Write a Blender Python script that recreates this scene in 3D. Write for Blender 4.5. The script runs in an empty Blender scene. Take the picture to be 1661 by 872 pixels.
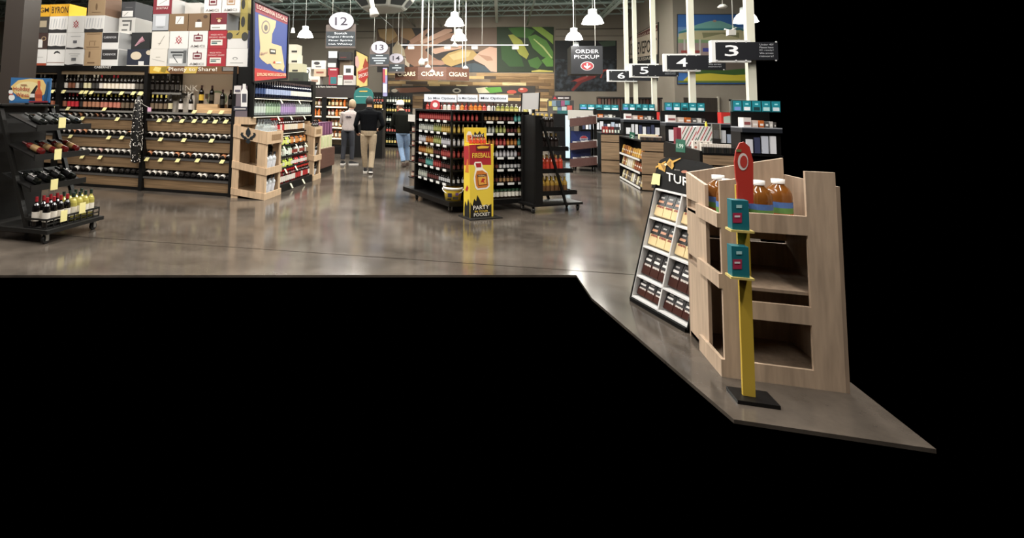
import bpy, bmesh, math, random
from mathutils import Matrix, Vector
random.seed(7)
SC = bpy.context.scene
COL = SC.collection
# ---------------------------------------------------------------- camera (photo pixels are 1661x872; photo fills x 0-1200, y 0-443)
F, CX, CY, CH = 850.0, 600.0, 100.0, 1.55
ROLL, PITCH, YAW = math.radians(1.37), math.atan(72/850), math.radians(14.1)
FW = Vector((-math.sin(YAW)*math.cos(PITCH), math.cos(YAW)*math.cos(PITCH), math.sin(PITCH)))
R0 = Vector((math.cos(YAW), math.sin(YAW), 0)); U0 = R0.cross(FW)
RT = R0*math.cos(ROLL) + U0*math.sin(ROLL); UP = -R0*math.sin(ROLL) + U0*math.cos(ROLL)
CAM = Vector((0, 0, CH))
cd = bpy.data.cameras.new('camera'); cam = bpy.data.objects.new('camera', cd); COL.objects.link(cam)
cd.sensor_width = 36; cd.lens = F/1661*36; cd.shift_x = (830.5-CX)/1661; cd.shift_y = -(436-CY)/1661
cd.clip_start = .05; cd.clip_end = 200
cam.matrix_world = Matrix(((RT.x, UP.x, -FW.x, 0), (RT.y, UP.y, -FW.y, 0), (RT.z, UP.z, -FW.z, CH), (0, 0, 0, 1)))
SC.camera = cam
# ---------------------------------------------------------------- world, exposure
w = bpy.data.worlds.new('world'); SC.world = w; w.use_nodes = True
w.node_tree.nodes['Background'].inputs[0].default_value = (0, 0, 0, 1)
w.node_tree.nodes['Background'].inputs[1].default_value = 0
SC.view_settings.view_transform = 'Standard'; SC.view_settings.look = 'None'
SC.view_settings.exposure = 0.0; SC.view_settings.gamma = 1; SC.view_settings.use_curve_mapping = False
LAMP_W, LAMP_E = 14, 10
LAMPS = [(2.43, 15.25, 'large glowing white bell lamp above the order pickup cube'), (2.38, 18.66, 'glowing white bell lamp before the order pickup cube and the leaf mural edge'),
         (-1.32, 15.25, 'glowing white bell lamp before the wooden board in the hands mural'), (-1.45, 18.62, 'lower glowing bell lamp before the fingertips of the hands mural'),
         (-6.78, 17.44, 'glowing white bell lamp beside the blue and red local poster'), (2.95, 22.6, 'small bell lamp half hidden behind the order pickup cube'), (6.15, 15.4, 'bell lamp before the gazebo picture roof')]
# added ceiling strips for soft fill light (their housings are built with the ceiling)
FILL_STRIPS = [(x, y) for y in (1.5, 5.0, 8.5, 12.0, 15.5, 18.6) for x in (-9.0, -5.2, -1.4, 2.4)]
FILL_W = 205
for x, y in FILL_STRIPS:
    ld = bpy.data.lights.new('fill_strip', 'AREA'); ld.shape = 'RECTANGLE'; ld.size = .35; ld.size_y = 2.6; ld.energy = FILL_W; ld.color = (1, .955, .89)
    lo = bpy.data.objects.new('fill_strip', ld); COL.objects.link(lo); lo.location = (x, y, 5.74)
    if y > 11:                                # added uplights that brighten the deck
        ld = bpy.data.lights.new('fill_uplight', 'AREA'); ld.shape = 'RECTANGLE'; ld.size = .3; ld.size_y = 2.5; ld.energy = 200; ld.color = (.95, 1, .97)
        lo = bpy.data.objects.new('fill_uplight', ld); COL.objects.link(lo); lo.location = (x, y, 5.86); lo.rotation_euler = (math.pi, 0, 0)
# pixel -> point on a plane (a pixel gives a direction; the plane it lies on gives the distance)
def ray(x, y): return FW + RT*((x-CX)/F) - UP*((y-CY)/F)
def U(x, y, pl):
    d = ray(x, y); k, v = pl
    if k == 'y': return CAM + d*(v/d.y)
    if k == 'x': return CAM + d*(v/d.x)
    if k == 'z': return CAM + d*((v-CH)/d.z)
    n, p = Vector(v), Vector(k)
    return CAM + d*((p-CAM).dot(n)/d.dot(n))
def nrm(pl):
    k, v = pl
    if k == 'y': n = Vector((0, -1, 0))
    elif k == 'x': n = Vector((-1 if v > 0 else 1, 0, 0))
    elif k == 'z': n = Vector((0, 0, 1))
    else: n = Vector(v).normalized()
    return n
# ---------------------------------------------------------------- materials
def lin(c):
    c = c.lstrip('#'); r = [int(c[i:i+2], 16)/255 for i in (0, 2, 4)]
    return [x/12.92 if x <= .04045 else ((x+.055)/1.055)**2.4 for x in r] + [1]
MATS = {}
def M(c, rough=.5, metal=0, emit=0, alpha=1, trans=0, kind=None, spec=.5):
    key = (c, rough, metal, emit, alpha, trans, kind, spec)
    if key in MATS: return MATS[key]
    m = bpy.data.materials.new('mat_'+c.strip('#')+(kind or '')); m.use_nodes = True; MATS[key] = m
    nt = m.node_tree; b = nt.nodes['Principled BSDF']
    b.inputs['Base Color'].default_value = lin(c); b.inputs['Roughness'].default_value = rough
    b.inputs['Metallic'].default_value = metal; b.inputs['Specular IOR Level'].default_value = spec
    if emit: b.inputs['Emission Color'].default_value = lin(c); b.inputs['Emission Strength'].default_value = emit
    if alpha < 1: b.inputs['Alpha'].default_value = alpha
    if trans: b.inputs['Transmission Weight'].default_value = trans
    def node(t, **k):
        n = nt.nodes.new(t)
        for a, v in k.items(): setattr(n, a, v)
        return n
    def noise(scale, stretch=(1, 1, 1), detail=4):
        tc = node('ShaderNodeTexCoord'); mp = node('ShaderNodeMapping'); n = node('ShaderNodeTexNoise')
        mp.inputs['Scale'].default_value = stretch; n.inputs['Scale'].default_value = scale; n.inputs['Detail'].default_value = detail
        nt.links.new(tc.outputs['Object'], mp.inputs[0]); nt.links.new(mp.outputs[0], n.inputs['Vector']); return n
    def tint(n, lo, hi, a=.3, bb=.7):
        r = node('ShaderNodeValToRGB'); r.color_ramp.elements[0].position = a; r.color_ramp.elements[1].position = bb
        base = lin(c)
        r.color_ramp.elements[0].color = [min(1, x*lo) for x in base[:3]]+[1]; r.color_ramp.elements[1].color = [min(1, x*hi) for x in base[:3]]+[1]
        nt.links.new(n.outputs['Fac'], r.inputs[0]); nt.links.new(r.outputs[0], b.inputs['Base Color'])
    if kind == 'woodx': tint(noise(3, (.6, 6, 14)), .62, 1.3)
    if kind == 'woodz': tint(noise(4, (7, 7, .7)), .8, 1.15)
    if kind == 'woody': tint(noise(3, (6, .6, 14)), .72, 1.2)
    if kind == 'concrete':
        n1 = noise(.8, (1, 1, 1), 12); n1.inputs['Roughness'].default_value = .68; tint(n1, .5, 1.5, .36, .66)
        n2 = noise(2.2, (1, 1, 1), 6); r = node('ShaderNodeMapRange'); r.inputs[3].default_value = rough*.75; r.inputs[4].default_value = rough*1.6
        nt.links.new(n2.outputs['Fac'], r.inputs[0]); nt.links.new(r.outputs[0], b.inputs['Roughness'])
    if kind == 'rock': tint(noise(5, (1, 1, 1), 10), .3, 3.2, .42, .66)
    if kind == 'knit': b.inputs['Specular IOR Level'].default_value = .08; tint(noise(60, (1, 1, 1), 2), .8, 1.2)
    if kind == 'heather': tint(noise(35, (1, 1, 3), 6), .75, 1.2)
    if kind == 'foil': tint(noise(14, (1, 1, 1), 6), .25, 1.5, .4, .62)
    if kind == 'wall': tint(noise(.8, (1, 1, 1), 5), .94, 1.05)
    return m
BLACK = lambda: M('#1a1917', .45); DARK = lambda: M('#2b2928', .5)
# ---------------------------------------------------------------- mesh builder
ORG = {}
class MB:
    def __init__(s, mtx=None): s.v = []; s.f = []; s.mi = []; s.ms = []; s.M = mtx; s.sm = []
    def mat(s, m):
        if m not in s.ms: s.ms.append(m)
        return s.ms.index(m)
    def add(s, vs, fs, m, smooth=False):
        o = len(s.v); k = s.mat(m)
        for p in vs:
            p = Vector(p); s.v.append(s.M @ p if s.M else p)
        for f in fs: s.f.append([i+o for i in f]); s.mi.append(k); s.sm.append(smooth)
        return s
    def box(s, x0, x1, y0, y1, z0, z1, m):
        return s.hexa([(x0, y0, z0), (x1, y0, z0), (x1, y1, z0), (x0, y1, z0), (x0, y0, z1), (x1, y0, z1), (x1, y1, z1), (x0, y1, z1)], m)
    def hexa(s, p, m): return s.add(p, [(0, 3, 2, 1), (4, 5, 6, 7), (0, 1, 5, 4), (1, 2, 6, 5), (2, 3, 7, 6), (3, 0, 4, 7)], m)
    def bar(s, a, b, wx, wy, m, side=None):      # square bar from a to b
        a, b = Vector(a), Vector(b); d = (b-a).normalized()
        q = Vector(side) if side else (Vector((0, 1, 0)) if abs(d.y) < .9 else Vector((1, 0, 0)))
        u = d.cross(q).normalized(); v = u.cross(d).normalized(); u *= wx/2; v *= wy/2
        return s.hexa([a-u-v, a+u-v, a+u+v, a-u+v, b-u-v, b+u-v, b+u+v, b-u+v], m)
    def cyl(s, a, b, r, m, n=8, r2=None, caps=True):
        a, b = Vector(a), Vector(b); r2 = r if r2 is None else r2; d = (b-a).normalized()
        q = Vector((0, 0, 1)) if abs(d.z) < .9 else Vector((1, 0, 0)); u = d.cross(q).normalized(); v = d.cross(u)
        vs = []
        for c, rr in ((a, r), (b, r2)):
            for i in range(n): t = 2*math.pi*i/n; vs.append(c+u*math.cos(t)*rr+v*math.sin(t)*rr)
        s.add(vs, [(i, (i+1) % n, n+(i+1) % n, n+i) for i in range(n)], m, True)
        if caps: s.add(vs, [tuple(range(n))[::-1], tuple(range(n, 2*n))], m)
        return s
    def lathe(s, prof, m, c=(0, 0, 0), n=10, sx=1, sy=1, rot=0, smooth=True):     # prof: (r, z[, mat of the segment that ends here])
        c = Vector(c); k0 = len(s.v)
        for j, p in enumerate(prof[1:], 1):
            q = prof[j-1]; vs = []
            for r, z in (q[:2], p[:2]):
                for i in range(n): t = 2*math.pi*i/n+rot; vs.append(c+Vector((math.cos(t)*r*sx, math.sin(t)*r*sy, z)))
            s.add(vs, [(i, (i+1) % n, n+(i+1) % n, n+i) for i in range(n)], p[2] if len(p) > 2 else m, smooth)
        return s
    def prism(s, pts, d, m):                     # polygon pts (3-D, in order) pushed along vector d
        n = len(pts); d = Vector(d); vs = [Vector(p) for p in pts]+[Vector(p)+d for p in pts]
        return s.add(vs, [tuple(range(n))[::-1], tuple(range(n, 2*n))]+[(i, (i+1) % n, n+(i+1) % n, n+i) for i in range(n)], m)
    def poly(s, pts, m): return s.add(pts, [tuple(range(len(pts)))], m)
    def mesh(s, name, org=(0, 0, 0)):
        me = bpy.data.meshes.new(name); o = Vector(org)
        me.from_pydata([tuple(p-o) for p in s.v], [], s.f)
        for m in s.ms: me.materials.append(m)
        me.polygons.foreach_set('material_index', s.mi); me.polygons.foreach_set('use_smooth', s.sm); me.update()
        return me
    def build(s, name, parent=None, org=None, fix=True):
        o0 = ORG[parent.name] if parent else Vector(org or (0, 0, 0))
        me = s.mesh(name, o0)
        if fix:
            bm = bmesh.new(); bm.from_mesh(me); bmesh.ops.remove_doubles(bm, verts=bm.verts, dist=1e-5); bmesh.ops.recalc_face_normals(bm, faces=bm.faces); bm.to_mesh(me); bm.free()
        o = bpy.data.objects.new(name, me); COL.objects.link(o); ORG[o.name] = o0
        if parent: o.parent = parent
        else: o.location = o0
        return o
def tag(o, label=None, cat=None, group=None, kind=None):
    if label: o['label'] = label
    if cat: o['category'] = cat
    if group: o['group'] = group
    if kind: o['kind'] = kind
    return o
def thing(name, label, cat, loc, group=None):
    o = bpy.data.objects.new(name, None); COL.objects.link(o); o.location = loc; o.empty_display_size = .1; ORG[o.name] = Vector(loc)
    return tag(o, label, cat, group)
def copy_tree(root, loc, rz=0, label=None, group=None, sc=None):
    r = root.copy(); COL.objects.link(r); r.location = loc; r.rotation_euler = (0, 0, rz); ORG[r.name] = Vector(loc)
    if sc: r.scale = sc
    if label: r['label'] = label
    if group: r['group'] = group
    def kids(a, b):
        for ch in [c for c in a.children]:
            c = ch.copy(); COL.objects.link(c); c.parent = b; ORG[c.name] = Vector(loc); kids(ch, c)
    kids(root, r)
    return r
def inst(me, name, loc, rz=0, rx=0, label=None, cat=None, group=None, sc=1):
    o = bpy.data.objects.new(name, me); COL.objects.link(o); o.location = loc; o.rotation_euler = (rx, 0, rz)
    if sc != 1: o.scale = (sc, sc, sc) if not hasattr(sc, '__len__') else sc
    return tag(o, label, cat, group)
# flat print: polygons and lettering laid on a plane
TXT = {}
def glyphs(body, bold):
    if (body, bold) not in TXT:
        cu = bpy.data.curves.new('t', 'FONT'); cu.body = body; cu.resolution_u = 2; cu.offset = .009 if bold else .002; cu.align_x = 'CENTER'; cu.space_line = .95
        ob = bpy.data.objects.new('t', cu); COL.objects.link(ob)
        me = bpy.data.meshes.new_from_object(ob.evaluated_get(bpy.context.evaluated_depsgraph_get()))
        vs = [v.co.copy() for v in me.vertices]; fs = [tuple(p.vertices) for p in me.polygons]
        bpy.data.objects.remove(ob); bpy.data.meshes.remove(me)
        xs = [v.x for v in vs]; ys = [v.y for v in vs]
        TXT[(body, bold)] = ([((v.x-min(xs))/(max(xs)-min(xs)), (v.y-min(ys))/(max(ys)-min(ys))) for v in vs], fs)
    return TXT[(body, bold)]
def text3(mb, body, OL, OR, OT, m, off=.003, bold=True):      # fills the parallelogram OL (bottom left), OR (bottom right), OT (top left)
    vs, fs = glyphs(body, bold); OL, OR, OT = Vector(OL), Vector(OR), Vector(OT); n = (OR-OL).cross(OT-OL).normalized()
    mb.add([OL+(OR-OL)*a+(OT-OL)*b+n*off for a, b in vs], fs, m)
def textp(mb, pl, body, xl, yl, xr, yr, h, m, off=.003, bold=True):  # same, from pixels on a plane
    text3(mb, body, U(xl, yl, pl), U(xr, yr, pl), U(xl, yl-h, pl), m, off, bold)
def paint(mb, pl, items, off=.002, step=.0012):
    n = nrm(pl)
    for i, (m, pts) in enumerate(items): mb.poly([U(x, y, pl)+n*(off+i*step) for x, y in pts], M(m, .6) if isinstance(m, str) else m)
def rect(x0, y0, x1, y1): return [(x0, y1), (x1, y1), (x1, y0), (x0, y0)]
def oval(cx, cy, rx, ry, n=20): return [(cx+rx*math.cos(2*math.pi*i/n), cy-ry*math.sin(2*math.pi*i/n)) for i in range(n)]
# bottles: one mesh per look, shared by all that look so
BOT = {}
def bottle(kind, glass, label, cap, n=10):
    key = (kind, glass, label, cap)
    if key in BOT: return BOT[key]
    g = glass if not isinstance(glass, str) else M(glass, .12, spec=.6); l = M(label, .55); c = M(cap, .4); mb = MB()
    P = dict(
        wine=[(0, 0), (.035, 0, g), (.037, .006, g), (.037, .055, g), (.0376, .055, l), (.0376, .15, l), (.037, .15, g), (.037, .19, g), (.03, .215, g), (.016, .235, g), (.0145, .25, g), (.0155, .25, c), (.0155, .298, c), (0, .3, c)],
        spirit=[(0, 0), (.04, 0, g), (.042, .006, g), (.042, .04, g), (.0427, .04, l), (.0427, .15, l), (.042, .15, g), (.042, .18, g), (.034, .2, g), (.016, .215, g), (.015, .24, g), (.019, .24, c), (.019, .275, c), (0, .276, c)],
        tall=[(0, 0), (.034, 0, g), (.035, .006, g), (.035, .06, g), (.0356, .06, l), (.0356, .16, l), (.035, .16, g), (.034, .215, g), (.015, .245, g), (.014, .28, g), (.017, .28, c), (.017, .32, c), (0, .321, c)],
        mini=[(0, 0), (.0175, 0, g), (.019, .004, g), (.019, .015, g), (.0195, .015, l), (.0195, .055, l), (.019, .055, g), (.0185, .065, g), (.008, .08, g), (.0095, .082, c), (.0095, .1, c), (0, .101, c)],
        low=[(0, 0), (.035, 0, g), (.037, .006, l), (.0372, .012, l), (.0372, .14, l), (.037, .14, g), (.037, .19, g), (.03, .215, g), (.016, .235, g), (.0145, .25, g), (.0155, .25, c), (.0155, .298, c), (0, .3, c)],
        jar=[(0, 0), (.03, 0, g), (.033, .006, g), (.033, .02, g), (.0335, .02, l), (.0335, .075, l), (.033, .075, g), (.033, .085, g), (.03, .09, c), (.03, .11, c), (0, .11, c)])[kind]
    mb.lathe(P, g, n=n); me = mb.mesh('bottle_'+kind); BOT[key] = me
    return me
def row(me, name, a, b, n, label, cat, group, rz=0, rx=0, jit=.0, skip=(), sc=1):
    a, b = Vector(a), Vector(b); out = []
    for i in range(n):
        if i in skip: continue
        p = a+(b-a)*(i/(max(1, n-1)))
        out.append(inst(me[i % len(me)] if isinstance(me, list) else me, name, (p.x+random.uniform(-jit, jit), p.y+random.uniform(-jit, jit), p.z), rz+(random.uniform(-.3, .3) if rx == 0 else 0), rx, label, cat, group, sc))
    return out
CLEAR = lambda: M('#c9d2d0', .06, alpha=.42, spec=.8)
# ================================================================ SETTING
def rb(y): return .386*y+.35
conc = M('#4d463f', .12, kind='concrete', spec=.45)
jl = lambda x: 5.02+.092*(x+5.64)
fe = lambda x: 3.85+.333*(x+4.29)-.05       # the floor is built as far as the photograph shows it, plus the ground under the near crate
jm0 = M('#332c27', .9); mb = MB(); T = (0, 0, .02)
mb.prism([(-14, fe(-14), -.02), (.3, fe(.3), -.02), (.3, jl(.3)-.008, -.02), (-14, jl(-14)-.008, -.02)], T, conc)
mb.prism([(.3, fe(.3), -.02), (.7, fe(.7), -.02), (.74, 4.85, -.02), (1.16, 3.2, -.02), (2.0, 3.2, -.02), (2.0, 4.5, -.02), (2.4, jl(2.4)-.008, -.02), (.3, jl(.3)-.008, -.02)], T, conc)
mb.prism([(-14, jl(-14)+.008, -.02), (2.4, jl(2.4)+.008, -.02), (3.5, 8.6, -.02), (8, 19.7, -.02), (8, 26.2, -.02), (-14, 26.2, -.02)], T, conc)
mb.hexa([(-14, jl(-14)-.008, -.02), (2.4, jl(2.4)-.008, -.02), (2.4, jl(2.4)+.008, -.02), (-14, jl(-14)+.008, -.02), (-14, jl(-14)-.008, -.006), (2.4, jl(2.4)-.008, -.006), (2.4, jl(2.4)+.008, -.006), (-14, jl(-14)+.008, -.006)], jm0)
tag(mb.build('floor', fix=False), kind='structure')
wallm = M('#93897c', .8, kind='wall')
wb = tag(MB().box(-30, 5.67, 26, 26.2, 0, 6.6, wallm).build('wall_back', org=(0, 26, 0)), kind='structure')
tag(MB().box(5.67, 5.87, 19.6, 26, 0, 6.6, wallm).build('wall_right', org=(5.67, 20, 0)), kind='structure')
tag(MB().box(5.87, 8.0, 19.6, 19.8, 0, 6.6, wallm).build('wall_front_right', org=(6, 19.6, 0)), kind='structure')
tag(MB().box(-30.2, -30, 2, 26.2, 0, 6.6, wallm).build('wall_left', org=(-30, 2, 0)), kind='structure')
for i, (x0, x1, z0, z1, c) in enumerate(((-30, -6.25, 5.02, 5.08, '#7d7468'), (-30, -6.25, 5.36, 5.4, '#5d564e'), (2.5, 5.66, 5.02, 5.08, '#7d7468'), (2.5, 5.66, 5.36, 5.4, '#5d564e'))):
    tag(MB().box(x0, x1, 25.96, 26, z0, z1, M(c, .8)).build('trim_%d' % (i+1), org=((x0+x1)/2, 26, z0)), kind='structure')
# ceiling: deck with open-web joists
deckm = M('#84938c', .7); jm = M('#b4c2bc', .55)
mb = MB(); mb.prism([(-30, 2, 6.6), (8, 2, 6.6), (8, 26.2, 6.6), (-30, 26.2, 6.6)], (0, 0, .15), deckm)
ceil = tag(mb.build('ceiling', org=(0, 0, 6.6)), kind='structure')
for k in range(28):                       # corrugated ribs of the deck
    y = 12+k*.5
    MB().box(-29, min(rb(y), 5.6) if y > 19.6 else rb(y)-.2, y, y+.16, 6.53, 6.6, deckm).build('deck_rib', ceil)
for k in range(10):
    y = 13.4+k*1.36; x1 = min(rb(y)-.2, 5.6); mb = MB()
    for z in (5.98, 6.47): mb.box(-29, x1, y-.05, y+.05, z, z+.06, jm)
    x = -28.8; up = True
    while x+.45 < x1:
        mb.bar((x, y, 6.02 if up else 6.48), (x+.45, y, 6.48 if up else 6.02), .035, .035, jm); x += .45; up = not up
    mb.build('joist', ceil)
for x in (-21, -13, -7.2, -.2, 4.4):
    mb = MB(); y0 = 12.5
    for z in (5.72, 5.92): mb.box(x-.06, x+.06, y0, 25.9, z, z+.05, jm)
    y = y0
    while y < 25.4: mb.bar((x, y, 5.75), (x, y+.5, 5.94), .03, .03, jm); mb.bar((x, y+.5, 5.94), (x, y+1, 5.75), .03, .03, jm); y += 1
    mb.build('girder', ceil)
for x in (-4.2, -2.9, 1.2): MB().cyl((x, 12.5, 5.6), (x, 25.9, 5.6), .04, M('#7f8d87', .5), 8).build('conduit', ceil)
# ---------------------------------------------------------------- bell pendant lamps
LM = M('#fffdf6', .4, emit=LAMP_E); CAPM = M('#b9bcbc', .4)
def pendant(x, y, lab, z=3.95):
    t = thing('pendant_lamp', lab, 'lamp', (x, y, z), 'bell pendant lamps hanging from the ceiling')
    MB().lathe([(.285, 0), (.265, .03), (.235, .12), (.18, .2), (.115, .245), (.1, .25)], LM, (x, y, z), 20).build('shade', t, fix=False)
    MB().lathe([(.1, .25), (.115, .25), (.115, .38), (.05, .4), (.0, .4)], CAPM, (x, y, z), 14).build('cap', t)
    MB().cyl((x, y, z+.39), (x, y, 6.6), .008, M('#d8d8d4', .4), 6).build('rod', t)
    ld = bpy.data.lights.new('lamp_light', 'POINT'); ld.energy = LAMP_W; ld.shadow_soft_size = .22; ld.color = (1, .95, .87)
    lo = bpy.data.objects.new('lamp_light', ld); COL.objects.link(lo); lo.location = (0, 0, -.1); lo.parent = t
for x, y, lab in LAMPS: pendant(x, y, lab)
t = thing('cone_pendant', 'small white cone pendant lamp beside the larger bell lamp', 'lamp', U(475, 53, ('y', 17.6))); p = ORG[t.name]
MB().lathe([(.075, 0), (.045, .17), (.02, .18), (0, .18)], M('#f3efe4', .4, emit=.6), p, 14).build('shade', t); MB().cyl(p+Vector((0, 0, .17)), (p.x, p.y, 6.6), .006, CAPM, 5).build('rod', t)
# ---------------------------------------------------------------- wood plank cladding on the back wall, picture boards
random.seed(3)
cols = ['#9a7a54', '#7d6244', '#c6a472', '#e6cf9c', '#5a4c40', '#8f7d69', '#d8b880', '#6d5840', '#b5936a']
ws = [8, 8, 5, 5, 9, 7, 4, 8, 5]
z = 1.52
while z < 3.25:
    x = -5.85+random.uniform(-.5, 0)
    while x < 2.42:
        L = random.choice((.55, .8, 1.1, 1.4)); a, b = max(x, -5.85), min(x+L, 2.42)
        if b-a > .05: MB().box(a, b-.006, 25.94-random.uniform(0, .025), 26, z, z+.142, M(random.choices(cols, ws)[0], .65, kind='woodx')).build('plank', wb)
        x += L
    z += .147
def board(name, label, pl, px, items, th=.03, texts=()):
    n = nrm(pl); c = [U(x, y, pl) for x, y in px]; t = thing(name, label, 'picture', (sum((p.x for p in c))/4, sum((p.y for p in c))/4, min(p.z for p in c)))
    pn = MB().prism([p+n*.03 for p in c], -n*th, M('#2a2724', .6)).build('panel', t)
    mb = MB(); paint(mb, (c[0]+n*.03, n) if False else pl, items, .032, .0015)
    for a in texts: textp(mb, pl, *a, off=.034+.0015*len(items))
    mb.build('print', pn, fix=False); return t
PB = ('y', 26)
sk, sk2, sk3 = '#b98f78', '#a27a63', '#dcb39c'
it = [('#3b3634', rect(612, 46, 808, 117)), ('#5e4a3b', rect(612, 46, 660, 70)), ('#b39468', [(613, 48), (638, 46), (645, 58), (632, 68), (616, 60)]), ('#8a6b47', [(616, 60), (632, 68), (645, 58), (648, 66), (630, 72)]),
      ('#c7b596', [(637, 78), (645, 66), (656, 80), (658, 92), (648, 90), (637, 86)]), ('#9a7a58', [(650, 46), (668, 46), (674, 58), (664, 66), (650, 60)]), ('#d0c0a8', [(655, 92), (665, 98), (664, 110), (656, 104)]),
      ('#6f5d50', rect(752, 45, 806, 76)), ('#85705f', rect(752, 76, 800, 84)), ('#59493f', [(700, 45), (752, 45), (752, 80), (700, 80)]),
      (sk2, [(656, 82), (664, 70), (690, 58), (698, 62), (690, 82), (702, 92), (716, 100), (722, 105), (700, 106), (672, 108), (660, 100)]),
      (sk, [(668, 72), (664, 66), (694, 46), (699, 47), (684, 64)]), (sk3, [(684, 72), (681, 67), (722, 47), (733, 47), (734, 51), (700, 66)]), (sk, [(690, 80), (688, 74), (726, 54), (737, 54), (734, 60), (704, 74)]),
      (sk3, [(700, 84), (702, 79), (738, 73), (750, 74), (748, 79), (720, 84), (706, 88)]), (sk, [(690, 104), (698, 98), (716, 98), (724, 103), (716, 106)]),
      ('#c4a468', [(716, 96), (728, 86), (748, 80), (768, 82), (776, 90), (770, 96), (756, 100), (732, 108), (722, 104)]), ('#d8bf86', [(728, 90), (748, 83), (764, 84), (760, 92), (736, 98)]), ('#45525a', [(724, 117), (740, 107), (770, 102), (800, 112), (806, 117)]),
      (sk3, [(768, 94), (778, 84), (794, 76), (808, 78), (812, 96), (806, 117), (796, 116), (786, 106), (770, 98)]), (sk, [(775, 88), (796, 92), (800, 98), (790, 99)]),
      ('#24361f', rect(806, 44, 898, 117)), ('#3f6a2c', [(824, 46), (848, 44), (868, 50), (856, 62), (836, 60)]), ('#5b8a3c', [(856, 60), (868, 56), (886, 66), (897, 84), (897, 96), (880, 92), (864, 78)]), ('#8fae4c', [(862, 44), (878, 44), (897, 58), (897, 72), (886, 62)]),
      ('#a5a84a', [(824, 57), (832, 56), (846, 66), (858, 88), (854, 96), (842, 88), (834, 74)]), ('#4a7634', [(856, 98), (872, 92), (880, 102), (872, 112), (860, 108)]), ('#62953f', [(878, 98), (890, 90), (897, 98), (897, 108), (886, 108)]), ('#2f5424', [(812, 70), (830, 76), (846, 94), (850, 108), (826, 108), (814, 96)]), ('#c9d38a', [(866, 63), (882, 76), (896, 94), (894, 95), (880, 78), (865, 64)]), ('#d2c66a', [(862, 115), (874, 113), (897, 115), (897, 117), (862, 117)])]
board('wall_mural', 'wide mural of hands grating ginger beside green leaves above wood planks', PB, [(612, 117), (898, 117), (898, 44), (612, 46)], it)
it = [('#3a352f', rect(632, 139.5, 868, 152)), ('#8d5f4a', [(640, 143), (690, 141), (700, 148), (650, 151)]), ('#c9bda8', oval(640, 147, 5, 3)), ('#b8b0a0', oval(741, 147, 7, 4)), ('#2a2624', oval(741, 147, 4, 2)), ('#d8cfae', [(772, 143), (790, 141), (806, 150), (776, 151)]), ('#5fa03c', [(786, 142), (812, 141), (815, 149), (795, 151)]), ('#c0503f', oval(830, 149, 8, 3)), ('#b64b3d', oval(848, 146, 8, 4)), ('#e3b09c', oval(846, 144.5, 3, 1.5))]
board('wall_frieze', 'narrow dark food picture strip set among the wood planks', ('y', 25.93), [(632, 152), (868, 152), (868, 139.5), (632, 139.5)], it)
it = [(M('#20242a', .6, kind='rock'), rect(900, 66, 1000, 148)), ('#17191c', rect(900, 66, 1000, 96)), ('#40503f', [(970, 68), (998, 66), (998, 74), (978, 76)]), ('#7b2c2a', [(925, 132), (944, 124), (962, 122), (966, 126), (944, 134), (930, 148), (926, 146), (938, 132)]), ('#a5423c', [(930, 130), (950, 124), (953, 126), (936, 133)]), ('#a5423c', [(962, 122), (978, 116), (979, 118), (964, 125)]), ('#b34a43', [(973, 126), (978, 113), (986, 112), (984, 115), (979, 116), (975, 127)]), ('#e6ddd6', oval(952, 122.5, 2, 1.3))]
board('crawfish_mural', 'dark mural of a red crawfish on wet stones', PB, [(900, 148), (1000, 148), (1000, 66), (900, 66)], it)
PR = ('x', 5.67)
it = [('#c9b9a6', [(1023, 62), (1068, 38), (1068, 100), (1023, 103)]), ('#5a2420', [(1023, 62), (1068, 40), (1068, 50), (1023, 66)]), ('#2a2c2e', [(1023, 95), (1068, 88), (1068, 102), (1023, 103)])]
board('greetings_sign', 'tan and maroon city greetings sign on the side wall', PR, [(1022, 104), (1069, 103), (1069, 36), (1022, 61)], it, texts=[('GREETINGS FROM', 1025, 65.5, 1067, 49, 3.2, M('#d9cbb8', .6)), ('SHREVEPORT', 1024, 90, 1067, 84, 19, M('#26221f', .6)), ('LOUISIANA', 1030, 99.5, 1066, 96, 5, M('#cfc4b4', .6))])
PG = ('y', 19.6)
it = [('#3f6fb4', rect(1099, 24, 1222, 136)), ('#6f96c9', rect(1099, 44, 1222, 62)), ('#8aa87c', rect(1099, 60, 1222, 100)), ('#7fb5ac', [(1100, 52), (1130, 40), (1152, 34), (1168, 34), (1200, 46), (1222, 54), (1222, 58), (1100, 56)]), ('#3d7f8a', [(1100, 52), (1122, 46.5), (1200, 46), (1222, 54), (1222, 56), (1200, 49), (1124, 49.5), (1100, 55)]), ('#b99a88', oval(1158.5, 34.5, 3, 2)),
      ('#c7bd95', [(1100, 55), (1124, 50), (1200, 49), (1222, 56), (1222, 66), (1100, 64)]), ('#8d8a66', [(1138, 53), (1198, 53), (1198, 62), (1170, 55), (1140, 62)]), ('#a58f8a', rect(1099, 70, 1222, 98)), ('#c9c2ba', rect(1108, 64, 1111, 98)), ('#c9c2ba', rect(1133, 64, 1136, 98)), ('#c9c2ba', rect(1196, 64, 1199, 98)), ('#4a4fa0', rect(1139, 78, 1153, 84)), ('#a0453f', rect(1104, 82, 1134, 86)), ('#6f6258', rect(1099, 97, 1222, 118)),
      ('#3c5c2a', [(1112, 122), (1140, 112), (1176, 114), (1222, 110), (1222, 122)]), ('#c8b63c', [(1108, 130), (1118, 121), (1150, 119), (1190, 122), (1222, 120), (1222, 132), (1108, 132)]), ('#6f7f33', [(1099, 131), (1222, 131), (1222, 134), (1099, 134)])]
board('gazebo_mural', 'blue-sky picture of a green-roofed gazebo and yellow flowers on the wall', PG, [(1098, 137), (1223, 137), (1223, 23), (1098, 23)], it)
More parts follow.
